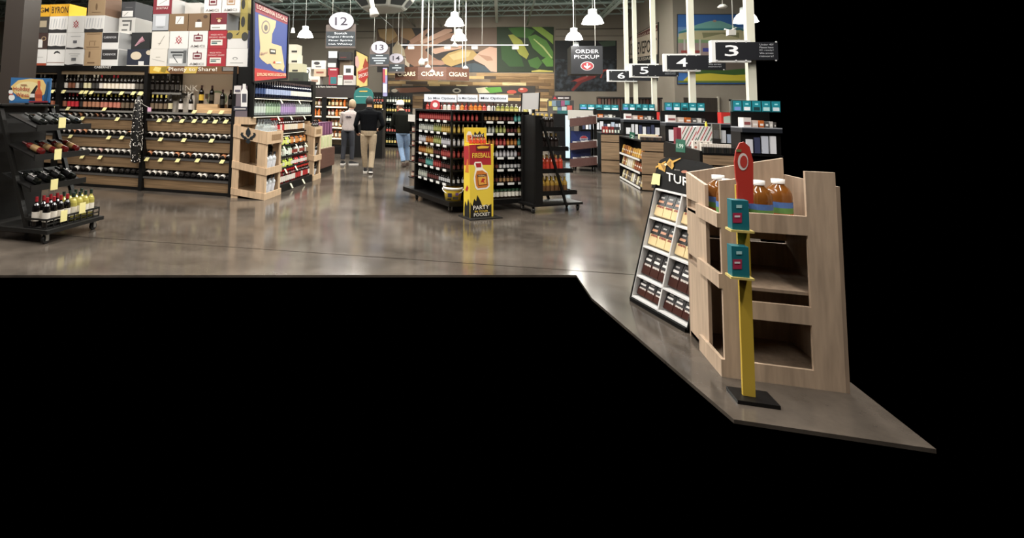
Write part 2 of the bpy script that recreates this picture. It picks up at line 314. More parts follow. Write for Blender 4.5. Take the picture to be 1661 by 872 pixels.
# door and dark opening below the gazebo picture
p0, p1 = U(1109, 158, ('y', 19.57)), U(1163, 158, ('y', 19.57))
d = tag(MB().box(p0.x, p1.x, 19.54, 19.6, 0, p0.z, M('#3a322c', .5, kind='woodz')).build('door_1', org=(p0.x, 19.55, 0)), kind='structure')
MB().box(p1.x, p1.x+.05, 19.52, 19.6, 0, p0.z+.05, M('#b5ab9b', .6)).build('door_frame', d); MB().box(p1.x-.12, p1.x-.09, 19.5, 19.54, 1.0, 1.2, M('#a0a0a0', .3, 1)).build('door_handle', d)
p0, p1 = U(1183, 161, ('y', 19.57)), U(1215, 161, ('y', 19.57))
d = tag(MB().box(p0.x+.06, p1.x, 19.56, 19.6, .2, p0.z-.06, M('#2b3036', .15)).build('window_1', org=(p0.x, 19.55, .2)), kind='structure')
MB().box(p0.x, p0.x+.06, 19.53, 19.6, .2, p0.z, M('#a9a59b', .5)).box(p0.x, p1.x, 19.53, 19.6, p0.z-.06, p0.z, M('#a9a59b', .5)).build('window_frame', d)
# dark slatted shelving under the greetings sign
a, b = U(970, 158, ('y', 18.9)), U(1074, 158, ('y', 18.9)); t = thing('slatted_rack', 'long dark slatted wall rack behind the tills', 'rack', (a.x, 18.9, 0))
MB().box(a.x, b.x, 19.1, 19.2, 0, a.z, M('#2a211d', .6)).build('back_panel', t); MB().box(a.x, b.x, 18.85, 19.2, a.z-.02, a.z+.03, M('#211b18', .6)).build('top_rail', t)
n = 20
for i in range(n):
    x = a.x+(b.x-a.x)*(i+.5)/n; MB().box(x-.035, x+.035, 18.88, 19.0, .1, a.z-.03, M('#4a3d35' if i % 3 else '#5d3b34', .5)).build('slat', t)
# ---------------------------------------------------------------- ceiling fittings
c = U(623, 2, ('y', 15.4)); t = thing('air_diffuser', 'large octagonal grey ceiling air diffuser with black grilles', 'vent', (c.x, c.y, 4.45))
g = M('#a3a49c', .6); MB().lathe([(0, 4.47), (.62, 4.47), (.68, 4.5), (.92, 4.76), (.96, 4.84), (.9, 4.9), (0, 4.9)], g, (c.x, c.y, 0), 8, rot=math.pi/8, smooth=False).build('body', t)
for k in range(8):
    th = k*math.pi/4; e = Vector((math.cos(th), math.sin(th), 0)); s = Vector((-e.y, e.x, 0)); q = Vector((c.x, c.y, 0))
    MB().poly([q+e*.675-s*.2+Vector((0, 0, 4.535)), q+e*.675+s*.2+Vector((0, 0, 4.535)), q+e*.84+s*.27+Vector((0, 0, 4.73)), q+e*.84-s*.27+Vector((0, 0, 4.73))], M('#1c1f1e', .7)).build('grille', t)
MB().cyl((c.x, c.y, 4.9), (c.x, c.y, 6.5), .3, g, 16).build('duct', t)
a = U(603, 14, ('y', 13.6)); t = thing('spotlight', 'white spotlight on an angled arm beside the air diffuser', 'light', a)
wm = M('#eeeae2', .4); MB().cyl(a+Vector((-.02, 0, .3)), a+Vector((.03, 0, 0)), .06, wm, 12).cyl(a+Vector((.03, 0, 0)), a+Vector((.09, -.02, -.2)), .09, wm, 14, .13).build('housing', t)
MB().cyl(a+Vector((.1, 0, -.1)), U(637, 44, ('y', 13.6)), .012, M('#5d5f5c', .4, 1), 6).build('arm', t); MB().cyl(a+Vector((-.02, 0, .28)), (a.x-.02, a.y, 6.6), .02, wm, 6).build('stem', t)
t = thing('track_rail', 'long thin white lighting track hanging in front of the hands mural', 'light', U(650, 73, ('y', 21.2))); a, b = U(650, 73, ('y', 21.2)), U(857, 73, ('y', 21.2))
MB().bar(a, b, .035, .035, wm).build('rail', t)
for x in (667, 726, 770, 836):
    p = U(x, 76, ('y', 21.2)); MB().box(p.x-.12, p.x+.12, 21.12, 21.28, p.z-.09, p.z+.02, M('#e9e6dc', .4, emit=.5)).build('lamp_head', t)
    ld = bpy.data.lights.new('track_spot', 'SPOT'); ld.energy = 260; ld.spot_size = 1.7; ld.spot_blend = .8; ld.shadow_soft_size = .08; ld.color = (1, .94, .84); lo = bpy.data.objects.new('track_spot', ld); COL.objects.link(lo); lo.location = p-ORG[t.name]+Vector((0, .1, -.12)); lo.rotation_euler = (math.radians(72), 0, 0); lo.parent = t
for x in (646, 851, 782): p = U(x, 73, ('y', 21.2)); MB().cyl(p, (p.x, 21.2, 6.6), .01, wm, 5).build('rod', t)
for x, yb, Y, nm in ((684, 100, 17.5, 1), (694, 108, 20, 0), (701, 116, 20.5, 0), (737.5, 74, 16.3, 2), (755, 110, 20.5, 0)):
    p = U(x, yb, ('y', Y)); t = thing('hanging_rod', 'slim white ceiling rod with a small %s at its end' % ('twin spotlight', 'white foot', 'round canopy')[(1, 0, 2)[nm]] if nm else 'slim white ceiling rod ending at the cigars sign', 'rod', p, None if nm else 'rods holding the cigars sign')
    MB().cyl(p, (p.x, p.y, 6.6), .03 if nm != 0 else .022, wm, 8).build('rod', t)
    if nm == 1: MB().lathe([(0, -.16), (.1, -.1), (.11, 0), (.05, .1), (0, .12)], wm, p, 12).build('spot_head', t); MB().cyl(p+Vector((.05, 0, .02)), p+Vector((.2, 0, .06)), .06, wm, 10).build('spot_head', t)
    else: MB().lathe([(0, -.04), (.12, -.04), (.1, .02), (.03, .08)], wm, p, 12).build('foot', t)
p = U(1172, 11, ('y', 13)); t = thing('ceiling_speaker', 'small white saucer-shaped fitting hanging on a wire near the lane signs', 'fixture', p)
MB().lathe([(0, -.03), (.07, -.03), (.1, 0), (.05, .05), (0, .06)], wm, p, 14).build('dish', t); MB().cyl(p+Vector((0, 0, .05)), (p.x, p.y, 6.59), .006, wm, 5).build('wire', t)
p = U(1185, 53, ('y', 13)); t = thing('security_camera', 'white security camera with curved arms hanging before the gazebo picture', 'camera', p)
MB().box(p.x-.06, p.x+.08, 12.93, 13.07, p.z-.06, p.z+.06, wm).build('body', t); MB().cyl(p+Vector((0, 0, .05)), p+Vector((.12, 0, .11)), .015, wm, 6).cyl(p+Vector((0, 0, .05)), p+Vector((-.12, 0, .08)), .015, wm, 6).build('arm', t); MB().cyl(U(1189, 48, ('y', 13)), (U(1189, 48, ('y', 13)).x, 13, 6.58), .01, wm, 5).build('stem', t)
# ---------------------------------------------------------------- hanging signs
def aisle(num, Y, x0, x1, yt, yb, ex, ey, erx, ery, py0, lines, legible, desc):
    pl = ('y', Y); a, b = U(x0, yt, pl), U(x1, yb, pl); t = thing('aisle_sign', 'brown hanging aisle sign numbered %s %s' % (num, desc), 'sign', (a.x, Y, b.z))
    MB().box(a.x, b.x, Y, Y+.06, b.z, a.z, M('#5b4f4a', .6, kind='woodx')).build('board', t)
    mb = MB(); paint(mb, pl, [('#2c3238', rect(x0, py0, x1, yb-3))]); mb.build('dark_panel', t, fix=False)
    n = 28; mb = MB(); mb.prism([U(x, y, pl)+Vector((0, -.012, 0)) for x, y in oval(ex, ey, erx, ery, n)], (0, -.02, 0), M('#a8a3ae', .5)); np_ = mb.build('number_plate', t)
    mb = MB(); textp(mb, pl, num, ex-erx*.5, ey+ery*.45, ex+erx*.5, ey+ery*.45, ery*.9, M('#2a2430', .6), .036, True); mb.build('print', np_, fix=False)
    mb = MB()
    for i, s in enumerate(lines):
        y = py0+(yb-3-py0)*(i+.8)/len(lines)-.3; h = (yb-py0)/len(lines)*.5; w = (x1-x0)*.5*min(.9, len(s)*.055+.1); xc = (x0+x1)/2
        if legible: textp(mb, pl, s, xc-w, y, xc+w, y, h, M('#d9dbe0', .6), .006)
        else: paint(mb, pl, [('#aab0b5', rect(xc-w, y-h*.75, xc+w, y))], .006)
    mb.build('print', t, fix=False)
    for q in (.2, .8): x = a.x+(b.x-a.x)*q; MB().cyl((x, Y+.03, a.z), (x, Y+.03, 6.6), .008, M('#b8b8b0', .5), 5).build('wire', t)
aisle('12', 17, 529, 576, 40, 78, 554, 34.5, 20, 14.5, 51, ['Scotch', 'Cognac / Brandy', 'Finer Spirits', 'Irish Whiskey'], True, 'listing scotch and cognac')
aisle('13', 20.5, 600, 631, 76, 107.5, 616, 77, 13.5, 10, 88, ['aaaaa', 'aaaaaaaaaaaa', 'aaaaaaaaa', 'aaaaa'], False, 'at the left corner of the hands mural')
aisle('14', 23.5, 631, 656, 95, 119, 643, 94.5, 11.5, 8, 104, ['aa', 'aaaaaaaaa', ''], False, 'beside the cigars fascia')
# cigars sign: three facets of a curved fascia
t = thing('cigars_sign', 'curved brown fascia sign with cream cigars lettering', 'sign', U(705, 128, ('y', 23.4)))
kx = [(641, 24.0), (678, 23.5), (724, 23.5), (761, 24.0)]; P = [(U(x, 108, ('y', Y)), U(x, 129, ('y', Y))) for x, Y in kx]
z0, z1 = P[1][1].z, P[1][0].z; br = M('#5c3a2b', .6, kind='woodx'); let = M('#e8dcc0', .5, emit=.3)
for x in (P[0][0].x+.3, P[3][0].x-.3): MB().cyl((x, 24.0, z1-.05), (x, 24.0, 6.59), .02, wm, 6).build('rod', t)
for i in range(3):
    a, b = P[i][0], P[i+1][0]; A = Vector((a.x, a.y, z0)); B = Vector((b.x, b.y, z0)); A1 = Vector((a.x, a.y, z1)); B1 = Vector((b.x, b.y, z1)); nn = (B-A).cross(A1-A).normalized()
    MB().prism([A, B, B1, A1], -nn*.06, br).build('fascia', t)
    mb = MB(); s = ('CIGARS', 'CIGARS', 'CIGARS')[i]; h = Vector((0, 0, 1))
    text3(mb, s, A+(B-A)*.12+h*.17, A+(B-A)*.9+h*.17, A+(B-A)*.12+h*.36, let, .01); mb.build('print', t, fix=False)
# order pickup cube
pl = ('y', 19); a, b = U(926, 74.5, pl), U(978, 120, pl); t = thing('pickup_sign', 'black hanging cube sign reading order pickup with a red arrow disc', 'sign', (a.x, 19, b.z))
MB().box(a.x, b.x, 19, 20, b.z, a.z, M('#24252a', .5)).build('cube', t); mb = MB(); wt = M('#dcdce0', .5)
textp(mb, pl, 'ORDER', 933.5, 86.2, 971, 86.2, 6, wt, .006, False); textp(mb, pl, 'PICKUP', 931.5, 95, 972, 95, 6, wt, .006, False)
paint(mb, pl, [('#d8d4d4', oval(952.5, 107, 10.8, 7.2)), ('#a03a40', oval(952.5, 107, 9.8, 6.4)), ('#e6e2e2', [(951.4, 102.5), (953.6, 102.5), (953.6, 108), (957, 106), (958, 107.5), (952.5, 112), (947, 107.5), (948, 106), (951.4, 108)])], .006, .003)
pl = ('x', a.x); mb.build('print', t, fix=False)
for x in (a.x+.15, b.x-.15): MB().cyl((x, 19.5, a.z), (x, 19.5, 6.6), .012, wm, 6).build('rod', t)
# lane signs on white poles
def lane(num, Y, x0, x1, yt, yb, pole, note, desc):
    pl = ('y', Y); a, b = U(x0, yt, pl), U(x1, yb, pl)
    t = thing('lane_sign', 'black till lane sign number %s %s' % (num, desc), 'sign', (a.x, Y, 0)); bk = M('#1c1d22', .45); wf = M('#e9e9e6', .45)
    MB().box(a.x, a.x+(b.x-a.x)*.6, Y, Y+.12, b.z, a.z, wf).build('frame', t)
    pn = MB().box(a.x+.05, b.x, Y-.015, Y+.1, b.z+.035, a.z-.035, bk).build('panel', t)
    mb = MB(); h = yb-yt; w = x1-x0; p2 = ('y', Y-.015)
    textp(mb, p2, num, x0+w*.2, yb-h*.27, x0+w*.2+h*.62, yb-h*.27, h*.5, M('#f4f4f6', .5, emit=.1), .004)
    if note:
        for i, s in enumerate(('Under 40?', 'Please have', 'ID ready!', 'We arrest', 'minors!')): textp(mb, p2, s, x0+w*.72, yt+h*(.24+i*.13), x0+w*.93, yt+h*(.24+i*.13), h*.08, M('#b9bbc0', .5), .004)
    for fx in (.08, .37, .52, .97):
        for y in (yt+3, yb-3): p = U(x0+w*fx, y, p2); MB().cyl(p, p+Vector((0, -.006, 0)), .012, M('#cfcfcf', .4), 8).build('screw', pn)
    mb.build('print', pn, fix=False)
    for px in pole:
        p = U(px, 120, ('y', Y+.17)); MB().box(p.x-.055, p.x+.055, Y+.12, Y+.22, 0, 6.3, M('#dcdac8', .5)).build('pole', t)
lane('3', 9.2, 1154, 1262, 65, 101, (1218,), True, 'before the gazebo flowers'); lane('4', 12, 1077, 1177, 87, 116, (1122,), True, 'overlapping the gazebo picture corner'); lane('5', 15, 1022, 1101, 103, 126, (1060.5,), True, 'below the city greetings sign'); lane('6', 17.8, 985, 1067, 113, 133, (1016.5, 1030.5), False, 'beside the crawfish mural')
for x, y in FILL_STRIPS:
    t = MB().box(x-.2, x+.2, y-1.35, y+1.35, 5.76, 5.84, M('#d5d5d0', .5)).box(x-.02, x+.02, y-1, y-.96, 5.84, 6.6, wm).box(x-.02, x+.02, y+.96, y+1, 5.84, 6.6, wm).build('fill_strip_housing', ceil)  # housings for the added fill strips
# ================================================================ WINE WALL
YW = 8.0; PW = ('y', YW)
wood = M('#8a7052', .55, kind='woodx'); blk = M('#0e0d0c', .5, spec=.25); lipm = M('#8d8a84', .35, .3); tagm = M('#e6dc9a', .6)
POSTX = [-9.75, -7.91, -6.05, -4.33]
TZ = (1.225, .90, .57, .235)
TRISE = lambda z: .05 if z > 1 else .16
def tagq(mb, x, y, z, w=.075, h=.06, m=tagm):   # a shelf ticket leaning out from the lip
    mb.hexa([(x-w/2-.03, y-.02, z-h), (x+w/2-.03, y-.02, z-h), (x+w/2-.03, y-.017, z-h), (x-w/2-.03, y-.017, z-h), (x-w/2, y-.004, z), (x+w/2, y-.004, z), (x+w/2, y-.001, z), (x-w/2, y-.001, z)], m)
BAYS = []
for i in range(3):
    x0, x1 = POSTX[i], POSTX[i+1]; lab = ('dark wine shelving bay half hidden behind the holiday wine rack', 'dark wine shelving bay under the cabernet header', 'dark wine shelving bay under the plenty to share header')[i]
    t = thing('wine_bay', lab, 'shelving', ((x0+x1)/2, 8.3, 0)); BAYS.append(t)
    for x in ([x0] if i == 0 else [])+[x1]: MB().box(x-.035, x+.035, 7.97, 8.07, 0, 2.16, blk).box(x-.03, x+.03, 8.07, 8.6, 2.06, 2.1, blk).build('post', t)
    if i == 2: MB().box(x1-.02, x1+.03, 8.07, 8.65, 0, 2.16, blk).build('end_panel', t)
    MB().box(x0+.035, x1-.035, 8.62, 8.65, 0, 2.16, M('#171513', .7)).build('back_panel', t)
    MB().box(x0+.035, x1-.035, 8.03, 8.62, 0, .05, blk).build('plinth', t)
    MB().box(x0+.035, x1-.035, 8.0, 8.64, 2.13, 2.16, blk).build('top_shelf', t)
    MB().box(x0+.035, x1-.035, 7.98, 8.0, 2.07 if i == 1 else 2.03, 2.16, blk if i != 2 else M('#6b4f30', .6)).build('header', t)
    if i < 2: MB().box(x0+.035, x1-.035, 8.0, 8.02, 2.0, 2.07, M('#76644c', .6, kind='woodx')).build('valance', t)
    for z in (1.36, 1.70):
        if i == 2 and z > 1.5: MB().box(x0+.035, x0+.62, 8.12, 8.62, z-.025, z, blk).box(x0+.035, x0+.62, 8.11, 8.125, z-.03, z+.005, lipm).build('shelf', t); continue
        MB().box(x0+.035, x1-.035, 8.03, 8.62, z-.025, z, blk).box(x0+.035, x1-.035, 8.015, 8.03, z-.03, z+.005, lipm).build('shelf', t)
    for z in TZ:
        rise = TRISE(z)
        MB().hexa([(x0+.035, 8.02, z-.02), (x1-.035, 8.02, z-.02), (x1-.035, 8.42, z-.02+rise), (x0+.035, 8.42, z-.02+rise), (x0+.035, 8.02, z), (x1-.035, 8.02, z), (x1-.035, 8.42, z+rise), (x0+.035, 8.42, z+rise)], blk).box(x0+.035, x1-.035, 8.0, 8.02, z-.02, z+.012, M('#4a4744', .4)).build('tray', t)
        MB().hexa([(x0+.04, 8.05, z-.195), (x1-.04, 8.05, z-.195), (x1-.04, 8.07, z-.195), (x0+.04, 8.07, z-.195), (x0+.04, 8.015, z-.02), (x1-.04, 8.015, z-.02), (x1-.04, 8.035, z-.02), (x0+.04, 8.035, z-.02)], wood).build('fascia', t)
t = BAYS[1]; mb = MB(); textp(mb, ('y', 7.98), 'CABERNET', 153, 110.6, 181, 110.9, 3.6, M('#d5d2cc', .6)); mb.build('print', t, fix=False)
t = BAYS[2]; mb = MB(); p2 = ('y', 7.98)
paint(mb, p2, [('#6b4a2c', rect(243, 107.2, 387, 119.5)), ('#c9a233', [(243, 107.3), (276, 107.3), (270, 113), (276, 119), (243, 119)]), ('#e3cf7a', [(252, 108), (262, 110), (258, 117), (248, 114)]), ('#8d7a2a', [(262, 109), (272, 108), (268, 118), (261, 116)]), ('#c8ab55', [(300, 108), (322, 108), (318, 119), (298, 119)]), ('#1d1a18', rect(360, 108.5, 384, 115.5))], .002, .0008)
textp(mb, p2, 'Plenty to Share!', 274, 117, 352.5, 117.3, 8, M('#eee6d6', .6), .009)
for y in (110.5, 112.6, 114.6): paint(mb, p2, [('#b5b0a8', rect(362, y-.9, 382, y))], .009)
mb.build('print', t, fix=False)
# the lit beige alcove back and its step, letters
a, b = U(297, 122, ('y', 8.5)), U(388, 184, ('y', 8.5))
MB().box(a.x, -4.37, 8.5, 8.52, 1.36, 2.1, M('#cfc1b0', .7)).box(a.x-.03, a.x, 8.36, 8.52, 1.36, 2.1, blk).build('alcove_panel', t)
mb = MB(); paint(mb, ('y', 8.5), [('#7c8a6a', oval(352, 160, 17, 13)), ('#cfc1b0', oval(352, 161, 14, 11)), ('#5c4a3c', rect(333, 152, 338, 160))], .003); mb.build('print', t, fix=False)
stp = M('#d2ab7e', .6, kind='woodx')
a, b, c = U(319, 168, ('y', 8.13)), U(353, 168, ('y', 8.13)), U(377, 176, ('y', 8.13)); c.x = -4.372
st = tag(MB().box(a.x, b.x, 8.13, 8.45, 1.361, a.z, stp).box(b.x, c.x, 8.13, 8.45, 1.361, c.z, stp).build('display_step', org=(a.x, 8.13, 1.36)), 'pale wooden two-level display step on the share bay shelf', 'stand')
lt = thing('think_pink_letters', 'white block letters spelling a think slogan behind wine bottles', 'sign', U(300, 170, ('y', 8.3)))
for s, x0, y0, x1, h in (('THINK', 274, 147, 322, 9.5), ('PINK', 275, 157.5, 316, 9)):
    mb = MB(); textp(mb, ('y', 8.30), s, x0, y0, x1, y0+.6, h, M('#dcd4c8', .5), 0); textp(mb, ('y', 8.32), s, x0, y0, x1, y0+.6, h, M('#dcd4c8', .5), 0); mb.build('print', lt, fix=False)
p = U(276, 158, ('y', 8.31)); MB().box(p.x, p.x+.5, 8.305, 8.325, 1.361, p.z+.05, M('#bfb5a8', .5)).build('base', lt)
for i in (1, 2): MB().box(POSTX[i]+.1, POSTX[i+1]-.1, 8.03, 8.06, 2.105, 2.125, M('#fff0d6', .5, emit=9)).build('shelf_light', BAYS[i])
# tickets
mb = None
def tickets(bay, pts, pl=('y', 8.0)):
    for x, y in pts:
        p = U(x, y, pl); m = MB(); tagq(m, p.x, pl[1], p.z+.03); m.build('price_tag', bay)
tickets(BAYS[0], [(87, 148), (90, 175)]); tickets(BAYS[1], [(105, 148.5), (134, 149.5), (141, 149.5), (150, 150), (179, 150.5), (199, 151), (218, 151), (229, 151), (233, 152), (112, 176), (171, 177), (135, 192), (192, 193), (116, 221), (178, 223), (199, 223), (135, 254), (164, 255), (219, 257)])
tickets(BAYS[2], [(317, 181), (342, 181.5), (361, 182), (260, 195), (277, 195), (297, 196), (317, 196), (334, 196.5), (351, 197), (368, 197), (262, 226), (300, 227), (345, 228), (240, 258), (262, 259), (290, 260), (322, 260), (362, 262)])
# upright wine bottles, one look per run
dk = M('#14100e', .12, spec=.6)
def run(x0, x1, yb, specs, z, place, Y=8.12):
    X0, X1 = U(x0, yb, ('y', Y)).x, U(x1, yb, ('y', Y)).x; n = sum(s[0] for s in specs); k = 0
    for c, lc, cc, d, *kd in specs:
        for j in range(c):
            x = X0+(X1-X0)*(k+.5)/n; k += 1
            inst(bottle(kd[0] if kd else 'wine', dk, lc, cc), 'wine_bottle', (x, Y+random.uniform(-.01, .01), z), random.uniform(0, 6), 0, '%s %s' % (d, place), 'bottle', 'wine bottles '+place, (1, 1, 1.0))
up, lo = 'on the upper cabernet shelf', 'on the lower cabernet shelf'
run(104, 233, 147, [(1, '#c9c2b8', '#d9d3c8', 'dark wine bottle with white cap and cream label'), (2, '#7a4a32', '#1c1715', 'dark wine bottle with brown label'), (1, '#bdb6ac', '#cfc9be', 'wine bottle with wide grey label'), (1, '#171412', '#171412', 'plain black wine bottle'), (2, '#d8cfa8', '#2a2522', 'dark wine bottle with pale yellow label'), (2, '#3a3734', '#d0ccc4', 'black-labelled wine bottle with silver cap'), (1, '#d8cfc6', '#a83038', 'wine bottle with red cap and small white label'), (2, '#eee2cf', '#1c1715', 'wine bottle with big cream label'), (2, '#e9ddca', '#b32a36', 'wine bottle with cream label and red cap'), (4, '#e6ddd0', '#23201e', 'wine bottle with ivory label and dark cap'), (2, '#5b554c', '#2a2522', 'wine bottle with dim grey label')], 1.70, up, 8.1)
run(101.5, 232, 178, [(1, '#8d5640', '#2a2320', 'wine bottle with rust label'), (3, '#c62c36', '#b3222c', 'wine bottle with bright red label and red cap'), (1, '#2a2522', '#171412', 'plain dark wine bottle'), (4, '#b07a5c', '#d2c25a', 'wine bottle with tan label and yellow cap'), (5, '#c27a66', '#d8c860', 'wine bottle with pink label and yellow cap'), (5, '#6f5d4a', '#cdbb58', 'wine bottle with brown label and yellow cap')], 1.36, lo, 8.1)
run(62, 95, 147, [(2, '#3a332d', '#d8d4cc', 'dark wine bottle with pale cap'), (3, '#2c2723', '#1c1815', 'black wine bottle')], 1.70, 'behind the holiday sign', 8.1)
run(82, 95, 178, [(2, '#a5654c', '#231e1b', 'wine bottle with orange label')], 1.36, 'beside the holiday sign on the hidden bay lower shelf', 8.1)
run(243, 292, 149, [(1, '#3c3733', '#d6d2c8', 'black wine bottle with white cap'), (5, '#37322d', '#1c1917', 'black wine bottle with dim label')], 1.70, 'on the short upper shelf of the share bay', 8.2)
run(243, 272, 180, [(4, '#77644f', '#cdbb58', 'wine bottle with brown label and yellow cap')], 1.36, 'on the lower share bay shelf', 8.1)
for x, lc, d in ((276, '#c9bd96', 'with wide cream label'), (293, '#e0d6cc', 'with square white label'), (309, '#cfc6bc', 'with grey-white label')):
    p = U(x, 180, ('y', 8.08)); inst(bottle('wine', dk, lc, '#191614'), 'wine_bottle', (p.x, 8.08, 1.36), 0, 0, 'tall black wine bottle %s before the think letters' % d, 'bottle', 'bottles before the think letters', (1.05, 1.05, 1.05))
zt = ORG[st.name].z; sz = max((v.co.z for v in st.data.vertices))+zt
for x, y, lc, z, d in ((U(326, 170, ('y', 8.25)).x, 8.25, '#d3ad3e', a.z, 'with yellow label'), (U(343, 170, ('y', 8.25)).x, 8.25, '#3c3426', a.z, 'with dark embossed label'), (b.x+.05, 8.2, '#2e2a22', c.z, 'with brown label, on the lower step'), (b.x+.125, 8.34, '#33302c', c.z, 'with black label, on the lower step'), (c.x-.05, 8.2, '#2b2a2c', c.z, 'with charcoal label at the step end')):
    inst(bottle('wine', dk, lc, '#3a1d1a'), 'wine_magnum', (x, y, z), 0, 0, 'large dark wine bottle %s on the pale wooden step' % d, 'bottle', 'large bottles on the wooden step', (1.15, 1.15, 1.08))
# lying bottles on the sloped trays
WH = ['#e8e2d8', '#ded4c8', '#efe9de', '#cfc4b6', '#d9b8ac', '#c98a62']
for bi, (x0, x1) in enumerate(((POSTX[1], POSTX[2]), (POSTX[2], POSTX[3]))):
    bay = ('cabernet', 'share')[bi]
    for zi, z in enumerate(TZ):
        n = 15; pos = ('top', 'second', 'third', 'lowest')[zi]
        for k in range(n):
            x = x0+.09+(x1-x0-.18)*(k+random.uniform(-.08, .08))/(n-1); c = WH[0 if random.random() < .6 else random.randrange(6)]
            if zi == 3 and random.random() < .45: c = '#2b2725'
            th = math.radians(90+13); me = bottle('low', dk, c, ('#1a1614', '#1a1614', '#7a2a2a')[k % 3])
            # neck towards the aisle, base up at the back
            ph = math.atan(TRISE(z)/.4); sc_ = 1.0 if zi == 0 else 1.18; r_ = .0372*sc_; py = 8.03+2*r_*math.sin(ph)
            inst(me, 'lying_wine_bottle', (x, py-r_*math.sin(ph), z+(py-8.02)*math.tan(ph)+r_*math.cos(ph)), 0, ph-math.pi/2, 'wine bottle lying label-up in the %s sloped tray of the %s bay' % (pos, bay), 'bottle', 'bottles in the %s sloped tray of the %s bay' % (pos, bay), sc_)
# hanging black and white bead garland on the post
t = thing('bead_garland', 'thick bundle of black and white bead strings hanging on the wine wall post', 'garland', (-6.08, 7.9, .5))
bk = M('#151413', .4); wh = M('#e4dfd6', .5); random.seed(5)
mb = MB(); mb.lathe([(0, .48), (.06, .5), (.085, .7), (.095, 1.0), (.08, 1.3), (.055, 1.52), (.03, 1.62), (0, 1.63)], bk, (-6.08, 7.86, 0), 12); mb.build('string_bundle', t)
mb = MB()
for k in range(330):
    z = random.uniform(.5, 1.57); r = (.075 if z < .7 else .097 if z < 1.1 else .09-.07*(z-1.1)); th = random.uniform(0, 6.28); p = Vector((-6.08+math.cos(th)*r, 7.86+math.sin(th)*r, z)); s = random.uniform(.007, .012)
    mb.add([p+Vector(q)*s for q in ((1, 0, 0), (-1, 0, 0), (0, 1, 0), (0, -1, 0), (0, 0, 1), (0, 0, -1))], [(0, 2, 4), (2, 1, 4), (1, 3, 4), (3, 0, 4), (2, 0, 5), (1, 2, 5), (3, 1, 5), (0, 3, 5)], wh if k % 4 else bk)
tag(mb.build('beads', t, fix=False), kind='stuff'); MB().cyl((-6.08, 7.86, 1.6), (-6.06, 7.975, 1.68), .008, bk, 6).build('hook', t)
p = U(243, 178, ('y', 7.9)); MB().box(p.x-.04, p.x+.03, 7.89, 7.9, p.z-.03, p.z+.04, M('#d9a9c4', .6)).cyl((p.x, 7.895, p.z+.03), (-6.05, 7.895, p.z+.1), .003, wh, 4).build('pink_tag', t)
# ================================================================ CARTONS ON TOP
def carton(x0, x1, r, col, desc, art=(), txt=(), dy=0, depth=.42, hz=None, sidecol=None, y0=None):
    Y = YW+.02+dy; zb = 2.16+r*.31; zt = zb+(hz or .308); pl = ('y', Y); a, b = U(x0, 90-r*27, pl).x, U(x1, 90-r*27, pl).x
    t = thing('wine_carton', desc, 'carton', ((a+b)/2, Y, zb)); body = M(col, .7)
    bo = MB().box(a+.003, b-.003, Y, Y+depth, zb+.0005, zt, body).build('box', t)
    if sidecol: MB().poly([(b-.0025, Y+.004, zb+.004), (b-.0025, Y+depth-.004, zb+.004), (b-.0025, Y+depth-.004, zt-.004), (b-.0025, Y+.004, zt-.004)], M(sidecol, .7)).build('side_face', bo)  # right side drawn in its own flat tone
    mb = MB(); W, Hh = b-a, zt-zb
    pt = lambda u, v: Vector((a+W*u, Y-.0015, zb+Hh*v))
    for k, (c, pts) in enumerate(art): mb.poly([pt(u, v)+Vector((0, -.0008*k, 0)) for u, v in pts], M(c, .65))
    for s, u0, v0, u1, h, c in txt: text3(mb, s, pt(u0, v0), pt(u1, v0), pt(u0, v0+h), M(c, .65), .004+.0008*len(art))
    if art or txt: mb.build('print', bo, fix=False)
    return t
def R(u0, v0, u1, v1): return [(u0, v0), (u1, v0), (u1, v1), (u0, v1)]
def EL(cu, cv, ru, rv, n=16): return [(cu+ru*math.cos(2*math.pi*i/n), cv+rv*math.sin(2*math.pi*i/n)) for i in range(n)]
wht, offw, tan, red, gry = '#dcdad6', '#d8d3c9', '#a98e6c', '#a02530', '#9c9a98'
def lines(c='#b9b9bb'): return [(c, [(u, .25+random.uniform(0, .1)), (u+.03, .25), (u+.07+random.uniform(0, .06), .85), (u+.04, .85)]) for u in (.08, .22, .36, .52, .68, .82)]
def wave(): return [('#2a2828', [(.02, 0), (.98, 0), (.98, .2), (.7, .17), (.45, .22), (.2, .18), (.02, .22)])]
dia = [(red, [(.5, .25), (.66, .5), (.5, .75), (.34, .5)]), (wht, [(.5, .33), (.61, .5), (.5, .67), (.39, .5)]), (red, [(.3, .3), (.34, .3), (.68, .65), (.64, .65)]), (red, [(.7, .3), (.66, .3), (.32, .65), (.36, .65)])]
crn = lambda c='#6b2530': [(c, R(.27, .4, .73, .78)), (wht, R(.32, .46, .68, .72)), (c, R(.36, .52, .64, .66)), (c, [(.45, .78), (.55, .78), (.5, .9)])]
lab = lambda c='#d9d6cc': [(c, R(.3, .2, .72, .42)), ('#5a5a58', R(.36, .26, .66, .29)), ('#5a5a58', R(.36, .33, .6, .36))]
B = '#2a2829'
carton(56.5, 76, 0, wht, 'white wine carton with rust red base band beside the dark column', [('#a0462c', R(0, 0, 1, .15)), ('#b5b3b0', R(.2, .5, .7, .53))])
carton(76.5, 105, 0, wht, 'white wine carton with a black moustache mark', [(B, [(.36, .74), (.44, .86), (.58, .9), (.7, .82), (.74, .7), (.62, .78), (.5, .78), (.42, .72)]), ('#8a6a5a', R(0, .18, 1, .21))])
carton(105.5, 136, 0, wht, 'white wine carton with small grey script, on the header', [('#9a9a9a', R(.2, .7, .8, .73)), ('#9a9a9a', R(.3, .58, .7, .61)), ('#6a6a6c', R(.35, .3, .6, .48)), (B, [(0, 0), (1, 0), (1, .08), (.6, .12), (.2, .06), (0, .1)])])
